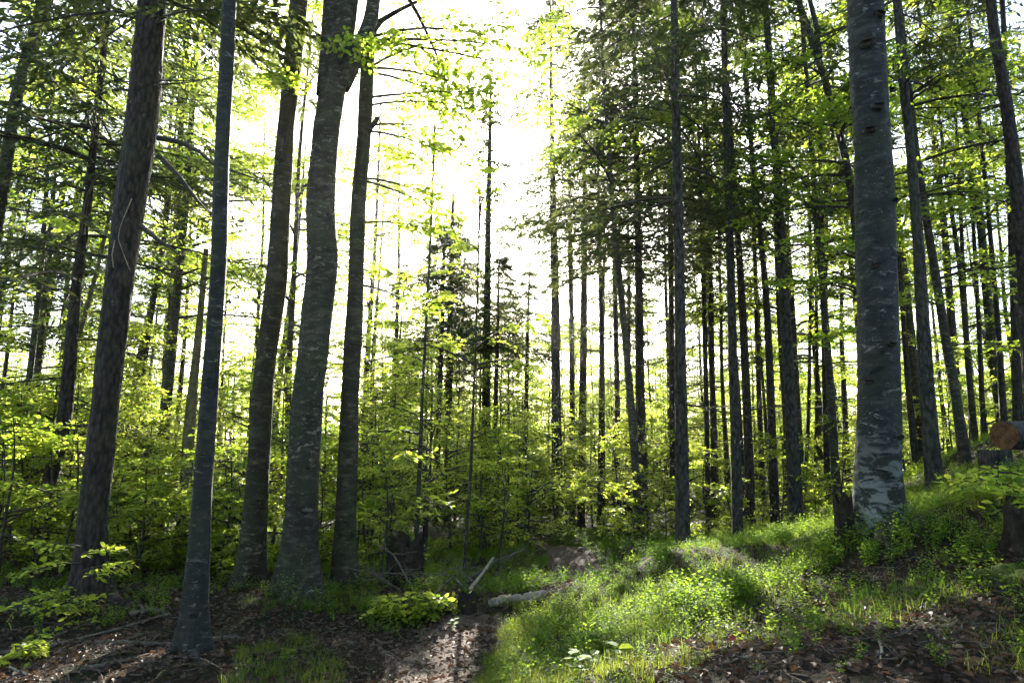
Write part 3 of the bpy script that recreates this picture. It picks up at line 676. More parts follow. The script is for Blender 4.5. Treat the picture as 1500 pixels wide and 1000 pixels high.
# ------------------------------------------------------------------ shared young beeches of the thicket
def make_sapling(hgt, seed, leaf=.062):
    rng = np.random.default_rng(seed); root = empty('beech_sapling', (0, 0, 0), 'x', 'sapling')
    k = 7; zs = np.linspace(-.1, hgt, k); P = np.stack((np.cumsum(rng.normal(0, .05, k)), np.cumsum(rng.normal(0, .05, k)), zs), -1)
    mb = MB(); trunk_mesh(mb, P, np.linspace(.012 + .006 * hgt, .006, k), 7, 16, rng, .03)
    st = mb.obj('trunk', [M_BARK], root)
    nb = int(6 + 2.1 * hgt); u = np.sort(rng.random(nb)); h = hgt * (.16 + .84 * u)
    L = (.34 * hgt + .25) * (1.08 - .8 * u) * rng.uniform(.6, 1.15, nb) + .12
    cb = MB(); beech_boughs(cb, spine_at(P, h), rng.uniform(0, 6.283, nb), rng.uniform(-.1, .65, nb), L, 13, 3 if hgt > 2.5 else 0, 6 if hgt > 2.5 else 10, leaf, rng, droop=.22, tone0=.66)
    cr = cb.obj('crown', [M_BEECH, M_TWIG], root)
    return root, [st, cr]
SAP = [make_sapling(h, 900 + i) for i, h in enumerate((1.0, 1.4, 1.9, 2.4, 3.0, 3.6, 4.2, 5.0, 6.0))]
used = set()
rngS = np.random.default_rng(42)
def put_sapling(k, x, y, label, group, sc=1.0):
    loc = (x, y, g1(x, y) - .02); rz = rngS.uniform(0, 6.28)
    if k not in used:
        used.add(k); r = SAP[k][0]; r.location = loc; r.rotation_euler = (0, 0, rz); r.scale = (sc,) * 3; r['label'] = label; r['group'] = group
        return r
    return dup(SAP[k][0], SAP[k][1], loc, rz, sc, label, group)
ZONES = [
    ((-10, 120), (8.4, 10.5), 11, (0, 1, 2), 'low young beech beside the foot of the thick dark spruce', 'low young beeches by the thick spruce'),
    ((165, 262), (8.3, 11), 13, (0, 1, 2), 'low bright young beech between the thick spruce and the slender grey beech', 'low young beeches between the left trunks'),
    ((300, 400), (8.9, 11.5), 14, (0, 1, 2), 'low sunlit young beech beside the leaning beech', 'low young beeches beside the leaning beech'),
    ((470, 590), (9.2, 12.5), 10, (0, 1, 2), 'low young beech at the edge of the brushwood hollow', 'low young beeches by the hollow'),
    ((690, 785), (11.5, 17), 9, (0, 1, 2, 3), 'low young beech beside the far bend of the path', 'low young beeches by the path bend'),
    ((880, 1240), (12.5, 19), 26, (0, 1, 2, 3), 'low young beech among the spruce trunks behind the crest', 'low young beeches behind the crest'),  # px range, depth range, count, sizes, label, group
    ((0, 130), (10, 14), 8, (3, 4, 5), 'young beech with layered leaves left of the thick dark spruce', 'young beeches on the left'),
    ((150, 265), (11, 15), 9, (4, 5, 6), 'young beech with bright layered leaves between thick spruce and slender grey beech', 'young beeches behind the slender grey beech'),
    ((310, 480), (11, 16), 7, (4, 5, 6), 'young beech with sunlit layered leaves behind the curved beech', 'young beeches behind the curved beech'),
    ((520, 690), (12, 18), 9, (4, 5, 6, 7), 'young beech with layered leaves in the thicket right of the mossy beech', 'young beeches in the middle thicket'),
    ((690, 830), (14, 22), 12, (3, 4, 5, 6), 'young beech in the sunlit thicket left of the path bend', 'young beeches by the path bend'),
    ((0, 560), (16, 30), 17, (4, 5, 6, 7, 8), 'tall young beech far back in the left part of the wood', 'tall young beeches far back on the left'),
    ((560, 860), (22, 36), 26, (5, 6, 7, 8), 'tall young beech far back under the sun gap', 'tall young beeches under the sun gap'),
    ((830, 1250), (19, 34), 34, (3, 4, 5, 6, 7), 'young beech in the bright undergrowth behind the spruce row', 'young beeches behind the spruce row'),
    ((1250, 1520), (15, 30), 22, (3, 4, 5, 6), 'young beech on the slope behind the log at right', 'young beeches behind the log'),
]
for (a0, a1), (y0, y1), cnt, ks, lab, grp in ZONES:
    for i in range(cnt):
        px = a0 + (a1 - a0) * (i + rngS.random()) / cnt; Y = rngS.uniform(y0, y1)
        x = (px - 750) / F * Y * 1.02
        put_sapling(int(rngS.choice(ks)), x, Y, lab, grp, rngS.uniform(.8, 1.15))

# ------------------------------------------------------------------ filler trees of the wood
def make_filler(kind, H, cr, seed, dia, bark):
    rng = np.random.default_rng(seed); name = 'spruce_tree' if kind == 'spruce' else 'beech_tree'
    root = empty(name, (0, 0, 0), 'x', kind)
    k = 8; zs = np.linspace(-.2, H, k); P = np.stack((np.cumsum(rng.normal(0, .08, k)), np.cumsum(rng.normal(0, .08, k)), zs), -1)
    mb = MB(); trunk_mesh(mb, P, np.linspace(dia / 2, .02, k), 9, 22, rng, .04, .2); t = mb.obj('trunk', [bark], root)
    cb = MB()
    if kind == 'spruce': spruce_crown(cb, P, cr, H, rng)
    else: beech_crown(cb, P, cr, H, rng, .10, (KITE, KITE_F))
    c = cb.obj('crown', [M_NEEDLE if kind == 'spruce' else M_BEECH, M_TWIG], root)
    return [root, [t, c], False]
FSP = [make_filler('spruce', H, dict(cb=cb, R=R, nb=56, dead=18, K=13, M=9, shoot=.19), 300 + i, d, M_SPRUCE) for i, (H, cb, R, d) in
       enumerate(((16, 6, 2.1, .26), (14, 5, 2.0, .22), (18, 7, 2.3, .30), (12, 5.5, 1.6, .17)))]
FBE = [make_filler('beech', H, dict(cb=cb, R=R, nb=30), 350 + i, d, M_BARK_MOSS) for i, (H, cb, R, d) in
       enumerate(((15, 4.0, 3.0, .26), (12, 3.0, 2.6, .18), (17, 5, 3.2, .3)))]
rngF = np.random.default_rng(77)
def put_filler(f, px, Y, label, group, sc=1.0):
    x = (px - 750) / F * Y * 1.02; loc = (x, Y, g1(x, Y)); rz = rngF.uniform(0, 6.28)
    if not f[2]:
        f[2] = True; r = f[0]; r.location = loc; r.rotation_euler = (0, 0, rz); r.scale = (sc,) * 3; r['label'] = label; r['group'] = group; return
    dup(f[0], f[1], loc, rz, sc, label, group)
for i in range(15):
    put_filler(FSP[rngF.integers(4)], 850 + 660 * (i + rngF.random()) / 15, rngF.uniform(18, 30), 'thin dark spruce deep in the wood behind the spruce row at right', 'spruces deep in the wood at right', rngF.uniform(.85, 1.15))
for i in range(12):
    put_filler(FSP[rngF.integers(4)], -30 + 330 * (i + rngF.random()) / 12, rngF.uniform(17, 28), 'thin dark spruce deep in the wood at left', 'spruces deep in the wood at left', rngF.uniform(.85, 1.1))
for i in range(6):
    put_filler(FSP[3], 575 + 200 * (i + rngF.random()) / 6, rngF.uniform(28, 34), 'small spruce far back under the sun gap', 'small spruces under the sun gap', rngF.uniform(.7, .9))
for i in range(11):
    put_filler(FBE[rngF.integers(3)], -20 + 570 * (i + rngF.random()) / 11, rngF.uniform(15, 27), 'leafy beech far back among the left trunks', 'leafy beeches far back on the left', rngF.uniform(.85, 1.1))
for i in range(11):
    put_filler(FBE[rngF.integers(3)], 1000 + 510 * (i + rngF.random()) / 11, rngF.uniform(14, 26), 'leafy beech far back among the right spruces', 'leafy beeches far back on the right', rngF.uniform(.8, 1.0))

for i in range(8):
    Y_ = rngF.uniform(22, 32)
    put_filler(FBE[1], 545 + 270 * (i + rngF.random()) / 8, Y_, 'pale leafy beech far back below the sun', 'leafy beeches far back below the sun', (1.2 + .25 * Y_) / 12)
for px_, Y_, sc_ in ((590, 27, 1.1), (640, 34, 1.0), (545, 30, 1.1)):
    put_filler(FBE[0], px_, Y_, 'airy pale beech rising at the border of the bright sky gap', 'airy beeches round the sky gap', sc_)
for i in range(28):
    Y_ = rngF.uniform(28, 37)
    put_filler(FBE[1], 560 + 760 * (i + rngF.random()) / 28, Y_, 'low far beech filling the light between the trunks', 'low far beeches between the trunks', (1.5 + rngF.uniform(.2, .29) * Y_) / 12)
# ------------------------------------------------------------------ far wood in one mass, plus unseen trees added behind the camera
def far_and_rear_wood():
    rng = np.random.default_rng(5); mb = MB()
    for i in range(310):
        Y = rng.uniform(34, 66); px = rng.uniform(-150, 1650); x = (px - 750) / F * Y
        H = max(3.5, .4 * (Y - 22) * rng.uniform(.65, 1))
        if i >= 250: Y = rng.uniform(-30, -5); x = rng.uniform(-26, 26); H = rng.uniform(13, 20)  # unseen rear trees, added to block skylight on the trunk fronts
        z0 = g1(x, Y); zs = np.linspace(-.2, H, 5); P = np.stack((np.full(5, x), np.full(5, Y), zs + z0), -1)
        P[:, 0] += np.cumsum(rng.normal(0, .1, 5))
        mb.add(*tubes(P[None], np.linspace(.14, .03, 5)[None], 6), 1, .5)
        nb = 26; u = np.sort(rng.random(nb)); h = z0 + H * (.08 + .92 * u)
        L = (.22 * H) * (1.1 - .75 * u) * rng.uniform(.6, 1.2, nb) + .2
        if rng.random() < .25:
            conifer_boughs(mb, spine_at(P, h), rng.uniform(0, 6.283, nb), L, 9, 6, rng, shoot=.3, wood=1)
        else:
            beech_boughs(mb, spine_at(P, h), rng.uniform(0, 6.283, nb), rng.uniform(0, .4, nb), L, 9, 3, 4, .21, rng, tone0=.6, tpl=(KITE, KITE_F))
    tag(mb.obj('far_and_rear_wood', [M_BEECH, M_TWIG]), 'sunlit far trees merging into one mass, and unseen trees added behind the camera', 'woodland', kind='stuff')
far_and_rear_wood()

# ------------------------------------------------------------------ ground cover (stuff)
def tile(mb, tpl, P, rz, sc, mat, tone):
    """tpl: (V, F, tonev); copies at P (n,3)"""
    V, Fq, tv = tpl; n = len(P); c, s = np.cos(rz), np.sin(rz)
    X = V[None, :, 0] * c[:, None] - V[None, :, 1] * s[:, None]; Yv = V[None, :, 0] * s[:, None] + V[None, :, 1] * c[:, None]
    Q = np.stack((X, Yv, np.broadcast_to(V[None, :, 2], X.shape)), -1) * sc[:, None, None] + P[:, None]
    mb.add(Q.reshape(-1, 3), (np.arange(n)[:, None, None] * len(V) + Fq[None]).reshape(-1, Fq.shape[1]), mat, (tv[None] + tone[:, None]).reshape(-1).clip(0, 1), smooth=False)
def scatter(n, xr, yr, seed):
    r = np.random.default_rng(seed); x = r.uniform(*xr, n); y = r.uniform(*yr, n); z = ground(x, y)
    return x, y, z, r
GREEN = [(690, 1010), (715, 945), (760, 900), (840, 862), (900, 838), (1000, 795), (1240, 768), (1330, 728), (1420, 690), (1520, 680), (1520, 790), (1440, 815), (1330, 812), (1210, 830), (1130, 860), (1060, 890), (990, 930), (900, 985), (850, 1010)]
STRIP = [(330, 880), (400, 862), (520, 860), (640, 880), (700, 890), (760, 880), (730, 915), (640, 905), (560, 925), (480, 900), (380, 895)]
def path_far(x, y, w=.36):
    ok = np.ones(np.shape(x), bool)
    for pl in (PATH, PATH2):
        for a, b in zip(pl[:-1], pl[1:]):
            d = b[:2] - a[:2]; t = np.clip(((x - a[0]) * d[0] + (y - a[1]) * d[1]) / (d @ d), 0, 1)
            ok &= np.hypot(x - a[0] - t * d[0], y - a[1] - t * d[1]) > w
    return ok
def bilb_tpl(seed):
    r = np.random.default_rng(seed); mb = MB(); nst = 9
    for i in range(nst):
        a = r.uniform(0, 6.28); hh = r.uniform(.1, .22); d = np.array((math.cos(a), math.sin(a), 0)) * r.uniform(.02, .12)
        k = 9; t = np.linspace(.25, 1, k)
        P = np.array((0, 0, 0)) + d * t[:, None] ** 1.3 + np.array((0, 0, 1.)) * hh * t[:, None] + r.normal(0, .012, (k, 3))
        leaves(mb, P, rotz(np.tile((1., 0, 0), (k, 1)), r.uniform(0, 6.28, k)) + np.array((0, 0, .3)), np.array((0, 0, 1.)) + r.normal(0, .5, (k, 3)), r.uniform(.015, .029, k), r.normal(0, .12, k), 0, KITE, KITE_F, 1.2)
    return np.concatenate(mb.v), np.concatenate([f for f, _, _ in mb.f]), np.concatenate(mb.t)
BT = [bilb_tpl(i) for i in range(5)]
x, y, z, r = scatter(80000, (-13, 14), (3.2, 19), 11)
px, py = proj(np.stack((x, y, z + .05), -1))
den = np.where(inpoly(px, py, GREEN), .8 + np.where(y > 7, .35, .7) * pnoise(x, y, 2.3, 4), 0) + np.where(inpoly(px, py, STRIP), .6 + .4 * pnoise(x, y, 2.2, 5), 0) + np.where(inpoly(px, py, [(-20, 850), (140, 880), (250, 868), (330, 872), (340, 890), (230, 900), (60, 915), (-20, 900)]), .3 + .5 * pnoise(x, y, 2.0, 15), 0)
back = (y > 7.9) & (den <= 0); den = np.where(back, .6 + .3 * pnoise(x, y, .9, 6), den)
bare = inpoly(px, py, [(690, 1010), (730, 940), (900, 985), (1130, 860), (1520, 790), (1520, 1100), (690, 1100)]) & (den < .12)
den = np.where(bare, .28 + .4 * np.maximum(pnoise(x, y, 2.1, 77), 0), den)
k = (r.random(len(x)) < den * .55) & path_far(x, y)
mb = MB(); idx = np.nonzero(k)[0]
for q in range(5):
    s_ = idx[q::5]; tile(mb, BT[q], np.stack((x[s_], y[s_], z[s_] - .01), -1), r.uniform(0, 6.28, len(s_)), r.uniform(.4, .95, len(s_)) * (1 + .3 * pnoise(x[s_], y[s_], 2.6, 13)).clip(.5, 1.6), 0, .5 + .16 * pnoise(x[s_], y[s_], 1.2, 9))
print('bilberry plants', len(idx))
tag(mb.obj('bilberry_cover', [M_BILB]), 'low leafy bilberry cover over the bank and wood floor', 'ground cover', kind='stuff')

def grass_tpl(seed):
    r = np.random.default_rng(seed); V, Fq = [], []
    for i in range(13):
        a = r.uniform(0, 6.28); hh = r.uniform(.05, .2); ln = r.uniform(.03, .16); w = r.uniform(.0012, .003); o = r.normal(0, .03, 2)
        d = np.array((math.cos(a), math.sin(a), 0)); sd_ = np.array((-d[1], d[0], 0)); b = len(V)
        for t, ww in ((0, 1), (.55, .8), (1, .1)):
            p = np.array((o[0], o[1], 0)) + d * ln * t ** 2 + np.array((0, 0, hh * (t - .25 * t * t)))
            V += [p - sd_ * w * ww, p + sd_ * w * ww]
        Fq += [(b, b + 1, b + 3, b + 2), (b + 2, b + 3, b + 5, b + 4)]
    return np.array(V), np.array(Fq), r.normal(0, .1, len(V))
GT = [grass_tpl(i) for i in range(4)]
x, y, z, r = scatter(110000, (-6, 8), (2.6, 11), 21)
px, py = proj(np.stack((x, y, z), -1))
bankp = [(680, 1010), (700, 960), (760, 900), (900, 860), (1100, 860), (1300, 860), (1520, 840), (1520, 1100), (680, 1100)]
gleft = [(330, 1010), (360, 950), (450, 930), (500, 960), (520, 1010)]
den = np.where(inpoly(px, py, bankp), .24 + .4 * pnoise(x, y, 2.4, 31), 0) + np.where(inpoly(px, py, gleft), .3, 0) + np.where(inpoly(px, py, STRIP), .3, 0) + np.where(inpoly(px, py, GREEN), .12, 0)
den = np.where(inpoly(px, py, [(700, 1010), (722, 945), (770, 905), (800, 920), (790, 1010)]), .75, den)
idx = np.nonzero((r.random(len(x)) < den * .6) & path_far(x, y, .4))[0]
mb = MB()
for q in range(4):
    s_ = idx[q::4]; tile(mb, GT[q], np.stack((x[s_], y[s_], z[s_] - .01), -1), r.uniform(0, 6.28, len(s_)), r.uniform(.35, .95, len(s_)), 0, .5 + .3 * pnoise(x[s_], y[s_], 1.4, 8))
print('grass tufts', len(idx))
tag(mb.obj('grass', [M_GRASS]), 'thin grass tufts on the bank and beside the path', 'grass', kind='stuff')

x, y, z, r = scatter(95000, (-9, 9), (2.4, 12), 51)
px, py = proj(np.stack((x, y, z), -1))
den = np.where(inpoly(px, py, GREEN), .08, .75 + .3 * pnoise(x, y, 1.3, 52)) * np.where(y > 8.5, .5, 1)
den = np.where(inpoly(px, py, [(540, 1010), (590, 930), (700, 895), (720, 930), (690, 1010)]), .8, den)
idx = np.nonzero(r.random(len(x)) < den)[0]; n_ = len(idx)
mb = MB()
cur = LEAF.copy(); cur[:, 2] += .5 * np.abs(cur[:, 1]) + .25 * (cur[:, 0] - .5) ** 2
ah = r.uniform(0, 6.28, n_)
leaves(mb, np.stack((x[idx], y[idx], z[idx] + .012), -1), np.stack((np.cos(ah), np.sin(ah), r.normal(.1, .25, n_)), -1), np.array((0, 0, 1.)) + r.normal(0, .55, (n_, 3)),
       r.uniform(.022, .06, n_), np.clip(r.beta(1.3, 2.2, n_), 0, 1), 0, cur, LEAF_F)
print('litter', n_)
tag(mb.obj('leaf_litter', [M_LITTER]), 'dry brown beech leaves scattered over the forest floor', 'leaf litter', kind='stuff')

# ------------------------------------------------------------------ small things on the ground
def gp(px, py, lift=0.0):
    """point where the pixel's ray meets the ground"""
    d = np.array(ray(px, py)); t = np.linspace(1.5, 30, 900); P = np.array((0, 0, EYE)) + t[:, None] * d
    g = ground(P[:, 0], P[:, 1]); k = np.argmax(P[:, 2] < g) if (P[:, 2] < g).any() else len(t) - 1
    return np.array((P[k, 0], P[k, 1], g[k] + lift))
def bent(name, pts, radii, mat, label, cat, rng, group=None, sides=9, rough=.1, twigs=0):
    pts = np.array(pts); o = pts[0].copy(); q = pts - o
    e = np.linspace(0, len(q) - 1, 26); C = np.stack([np.interp(e, np.arange(len(q)), q[:, k]) for k in range(3)], -1)
    for _ in range(2): C[1:-1] = .25 * C[:-2] + .5 * C[1:-1] + .25 * C[2:]
    r = np.interp(e, np.arange(len(radii)), radii)
    C[1:-1] += rng.normal(0, 1, (24, 3)) * r[1:-1, None] * .18
    V, Fq = tubes(C[None], (r * (1 + rng.normal(0, rough, 26)))[None], sides)
    mb = MB(); mb.add(V, Fq, 0, .5)
    for ring in (0, 25):
        mb.add(np.concatenate((V[ring * sides:(ring + 1) * sides], C[ring][None])), np.array([(i, (i + 1) % sides, sides) for i in range(sides)]), 0, .5)
    for _ in range(twigs):
        k = rng.integers(5, 22); d = nrm(rng.normal(0, 1, 3) * (1, 1, .5) + (0, 0, .35)); Ln = rng.uniform(.1, .4)
        tw = C[k] + d * Ln * np.linspace(0, 1, 4)[:, None] + rng.normal(0, .015, (4, 3))
        mb.add(*tubes(tw[None], np.linspace(r[k] * .5, .002, 4)[None], 5), 0, .5)
    ob = mb.obj(name, [mat]); ob.location = o
    if label: tag(ob, label, cat, group)
    return ob
def stump(name, P0, rad, hgt, bark, cutm, label, cat, rng, jag=0.0, cutname='cut_face', flare=.35):
    root = empty(name, tuple(P0), label, cat); mb = MB(); s_ = 30; rings = 14
    th = np.arange(s_) * 2 * np.pi / s_; zz = np.linspace(-.12, hgt, rings)
    k = 1 + .06 * np.sin(3 * th + rng.uniform(0, 6)) + .05 * np.sin(7 * th + 1) + rng.normal(0, .015, (rings, s_)) + flare * np.exp(-np.maximum(zz, 0) / .09)[:, None] * (.6 + .5 * np.cos(5 * th))
    Z = np.broadcast_to(zz[:, None], k.shape).copy(); Z[-1] += jag * (np.abs(np.sin(2.5 * th)) + rng.random(s_) * .6)
    V = np.stack((rad * k * np.cos(th), rad * k * np.sin(th), Z), -1)
    i = (np.arange(rings - 1)[:, None] * s_ + np.arange(s_)[None]).reshape(-1); j = (np.arange(rings - 1)[:, None] * s_ + (np.arange(s_)[None] + 1) % s_).reshape(-1)
    mb.add(V, np.stack((i, j, j + s_, i + s_), -1), 0, .5); mb.obj('bark', [bark], root)
    c = MB(); inner = V[-1] * (.97, .97, 1) - (0, 0, .004); mid = inner * (.5, .5, 1) - (0, 0, jag * .7); ctr = np.array([[0, 0, hgt - jag * .3]])
    c.add(np.concatenate((inner, mid, ctr)), np.array([(q, (q + 1) % s_, s_ + (q + 1) % s_, s_ + q) for q in range(s_)]), 0, .5)
    c.add(np.concatenate((mid, ctr)), np.array([(q, (q + 1) % s_, s_) for q in range(s_)]), 0, .5); c.obj(cutname, [cutm], root)
    return root
rp = np.random.default_rng(61)
# log laid on a stump at right
ga = gp(1466, 704); Yl = ga[1]
A_, tA = at(1471, 637, Yl); dL = nrm(np.array((1.0, .42, .02))); rad = 20.5 / F * tA
stump('tree_stump', (ga[0], Yl + .06, ga[2]), 21 / F * tA, A_[2] - rad - ga[2] - .005, M_SPRUCE_G, M_CUT, 'upright dark stump holding up the cut log at the right edge', 'stump', rp, flare=.1)
lr = empty('cut_log', tuple(A_), 'sawn log with an orange-brown cut end lying on a stump', 'log')
mb = MB(); t = np.linspace(0, 3.6, 26); th = np.arange(28) * 2 * np.pi / 28
ax = nrm(np.cross(dL, (0, 0, 1.))); ay = np.cross(ax, dL)
rr = rad * (1 + .03 * np.sin(3 * th)[None] + rp.normal(0, .012, (26, 28)) + .03 * np.sin(t * 2.2)[:, None])
V = t[:, None, None] * dL + rr[..., None] * (np.cos(th)[None, :, None] * ax + np.sin(th)[None, :, None] * ay)
i = (np.arange(25)[:, None] * 28 + np.arange(28)[None]).reshape(-1); j = (np.arange(25)[:, None] * 28 + (np.arange(28)[None] + 1) % 28).reshape(-1)
mb.add(V, np.stack((i, j, j + 28, i + 28), -1), 0, .5); mb.obj('bark', [M_SPRUCE_G], lr)
c = MB(); c.add(np.concatenate((V[0], [[0, 0, 0]])) - dL * .003, np.array([(q, (q + 1) % 28, 28) for q in range(28)]), 0, .5, smooth=False); c.obj('cut_face', [M_CUT], lr)
# stumps
g = gp(1508, 802); stump('tree_stump', g, .12, .2, M_ROT, M_ROT, 'black rotten stump at the right edge below the log', 'stump', rp, .05)
g = gp(1239, 796); stump('broken_stump', g, .075, .27, M_ROT, M_ROT, 'jagged broken stump against the left foot of the big lichened beech', 'stump', rp, .12, 'broken_top')
g = gp(683, 900); stump('tree_stump', g, .085, .2, M_ROT, M_MOSS, 'small mossy stump at the edge of the path', 'stump', rp, .03, 'moss_cap')
g = gp(580, 868); stump('rotten_stump', (g[0], g[1] + .6, g[2]), .2, .36, M_ROT, M_ROT, 'wide rotten stump in the hollow right of the mossy beech', 'stump', rp, .18, 'broken_top')
# moss cushion
def cushion(P0, rx, ry, hz, label):
    mb = MB(); nu, nv = 26, 12; uu = np.arange(nu) * 2 * np.pi / nu; vv_ = np.linspace(0, np.pi / 2, nv)
    R_ = 1 + .12 * np.sin(3 * uu)[None] + .07 * np.sin(7 * uu + 1)[None] + rp.normal(0, .05, (nv, nu))
    V = np.stack((rx * np.cos(vv_)[:, None] * np.cos(uu) * R_, ry * np.cos(vv_)[:, None] * np.sin(uu) * R_, hz * np.sin(vv_)[:, None] * R_ - .03), -1)
    i = (np.arange(nv - 1)[:, None] * nu + np.arange(nu)[None]).reshape(-1); j = (np.arange(nv - 1)[:, None] * nu + (np.arange(nu)[None] + 1) % nu).reshape(-1)
    mb.add(V, np.stack((i, j, j + nu, i + nu), -1), 0, .5)
    ob = mb.obj('moss_cushion', [M_MOSS]); ob.location = P0; tag(ob, label, 'moss')
g = gp(1488, 845); cushion(g + (.05, 0, 0), .2, .26, .09, 'yellow-green moss cushion at the right edge under the black stump')
g = gp(905, 806); cushion((g[0], 13.2, g1(g[0], 13.2)), 1.0, 1.1, .27, 'dark mossy mound at the foot of the slanting pale beech')
g = gp(545, 893); cushion(g, .13, .1, .07, 'small yellow moss cushion beside the path')
# logs and sticks
bent('fallen_log', [gp(719, 889, .045), gp(745, 884, .05), gp(800, 876, .04)], (.042, .044, .04), M_PALE, 'pale barkless fallen log beside the path', 'log', rp)
p = gp(688, 884); bent('fallen_branch', [p + (0, -.02, .14), p + (.1, .12, .25), p + (.24, .3, .42)], (.02, .017, .012), M_PALE, 'pale broken stick leaning on the small mossy stump', 'branch', rp)
ST = [([(0, 960), (55, 955), (105, 942), (160, 928), (205, 915), (248, 903)], .02, 'long curved grey stick crossing the left litter to the slender beech'),
      ([(140, 946), (200, 945), (262, 948)], .022, 'straight thick stick touching the foot of the slender grey beech'),
      ([(70, 938), (100, 925), (128, 915)], .012, 'short thin stick lying above the long curved grey one'),
      ([(118, 984), (165, 976), (218, 962)], .016, 'dark stick near the lower left corner of the photo'),
      ([(300, 945), (322, 938), (350, 936)], .022, 'stubby stick to the right of the slender beech foot'),
      ([(5, 975), (25, 985), (60, 997)], .01, 'pale forked twig in the lower left corner'),
      ([(190, 905), (215, 898), (240, 900)], .03, 'moss-topped log piece left of the slender beech'),
      ([(255, 963), (300, 968), (330, 985)], .007, 'pale thin twig in front of the slender beech foot'),
      ([(560, 958), (590, 972), (625, 978)], .012, 'dark crooked stick on the near path'),
      ([(1093, 932), (1108, 905), (1128, 880), (1142, 862)], .012, 'dark twig standing up the middle of the bank'),
      ([(1147, 815), (1168, 800), (1190, 787)], .012, 'thin dead stick on the crest left of the big beech'),
      ([(1060, 975), (1090, 965), (1115, 962)], .006, 'pale short twig low on the bank'),
      ([(1285, 935), (1292, 950), (1290, 970)], .008, 'pale bark strip low on the right bank')]
for pl, r_, lab in ST:
    bent('fallen_branch', [gp(a, b, r_ * .9) for a, b in pl], (r_, r_ * .95, r_ * .6), M_PALE if 'pale' in lab else M_DEAD, lab, 'branch', rp, twigs=2 if r_ > .01 else 0)
# dead brushwood in the hollow
for i in range(15):
    p = gp(rp.uniform(575, 760), rp.uniform(868, 884)); p[1] += rp.uniform(0, 1.6); p[2] = g1(p[0], p[1]); d = nrm(np.array((rp.normal(), rp.normal() * .6, rp.uniform(.05, .75)))); L_ = rp.uniform(.6, 1.5)
    bent('dead_branch', [p, p + d * L_ * .5 + rp.normal(0, .05, 3), p + d * L_ + (0, 0, -.12 * L_)], (.016, .011, .004), M_DEAD, 'dead brown branch heaped in the hollow left of the path', 'branch', rp, 'dead branches in the hollow', sides=6, twigs=7)
# roots of the thick spruce
r0 = HERO[0]['root']; lo = np.array(r0.location)
for pl, w_ in (([(108, 868), (85, 886), (52, 893), (10, 897), (-30, 905)], (.14, .1, .07, .05, .03)), ([(150, 868), (172, 882), (195, 888), (225, 890)], (.12, .07, .05, .03)), ([(125, 880), (112, 905), (100, 915)], (.11, .06, .03))):
    ob = bent('root', [gp(a, b, -.01) for a, b in pl], w_, M_SPRUCE, None, None, rp, sides=12, rough=.06)
    ob.location = Vector(ob.location) - Vector(lo); ob.parent = r0
# pale hanging bark strips on the thick spruce
for pl in ([(193, 291), (184, 312), (175, 335), (173, 350), (181, 372), (190, 395)], [(168, 352), (164, 372), (166, 392)]):
    q = [at(a, b, HERO[0]['Y'] - .24)[0] - lo for a, b in pl]
    ob = bent('bark_strip', q, (.007, .006, .004), M_PALE, None, None, rp, sides=5); ob.parent = r0
# bracket fungus on the curved beech
J = next(h for h in HERO if 'S-curved' in h['label']); lo = np.array(J['root'].location)
fp = at(457, 746, J['Y'])[0] - lo; rT = .5 * 48 / F * 8
mb = MB(); uu = np.linspace(-np.pi * .95, -.05, 14); V = []
for sx, dz in ((.8, 0), (.7, .018), (.3, .03), (.65, -.01)): V += [np.stack((fp[0] + .085 * sx * np.cos(uu), fp[1] - rT + .05 + .085 * sx * np.sin(uu), np.full(14, fp[2] + dz)), -1)]
V = np.concatenate(V); ff = []
for a_, b_ in ((0, 1), (1, 2), (3, 0)): ff += [(a_ * 14 + q, a_ * 14 + q + 1, b_ * 14 + q + 1, b_ * 14 + q) for q in range(13)]
mb.add(V, np.array(ff), 0, .5); mb.obj('bracket_fungus', [M_DEAD], J['root'])
# two coloured leaves on the bank
def lone_leaf(px, py, col, label):
    m, n, l, o = new_mat('coloured_leaf'); principled(n, l, o, col, .5)
    mb = MB(); g = gp(px, py); leaves(mb, np.zeros((1, 3)), np.array([[.9, .25, .25]]), np.array([[-.35, -.5, .8]]), .062, .5, 0, LEAF, LEAF_F, 1.2)
    ob = mb.obj('fallen_leaf', [m]); ob.location = g + (-.03, 0, .03); tag(ob, label, 'leaf')
lone_leaf(1075, 944, (.30, .02, .015), 'bright red fallen leaf on the bank'); lone_leaf(1040, 946, (.6, .48, .05), 'curled yellow fallen leaf left of the red one')
# broad-leaved herbs and the low leafy shoots in front
def herb(seed, hh, nl, lf, erect):
    r = np.random.default_rng(seed); root = empty('herb_plant', (0, 0, 0), 'x', 'plant'); st, lv = MB(), MB()
    P = np.array([(r.normal(0, .01), r.normal(0, .01), z) for z in np.linspace(-.02, hh, 5)]); st.add(*tubes(P[None], np.linspace(.004, .002, 5)[None], 5), 0, .5)
    a = np.arange(nl) * 2.4 + r.uniform(0, 6); z = np.linspace(.35 * hh, hh, nl)
    leaves(lv, np.stack((np.zeros(nl), np.zeros(nl), z), -1), np.stack((np.cos(a), np.sin(a), np.full(nl, erect)), -1), np.array((0, .2, 1.)) + r.normal(0, .3, (nl, 3)), lf * r.uniform(.7, 1.15, nl), .7 + r.normal(0, .15, nl), 0, LEAF, LEAF_F, 1.25 if erect < .5 else .55)
    a_ = st.obj('stem', [M_BILB], root); b_ = lv.obj('foliage', [M_BILB], root); return [root, [a_, b_], False]
HB = [herb(1, .10, 6, .085, .15), herb(2, .13, 8, .075, .1), herb(3, .22, 13, .09, .7)]
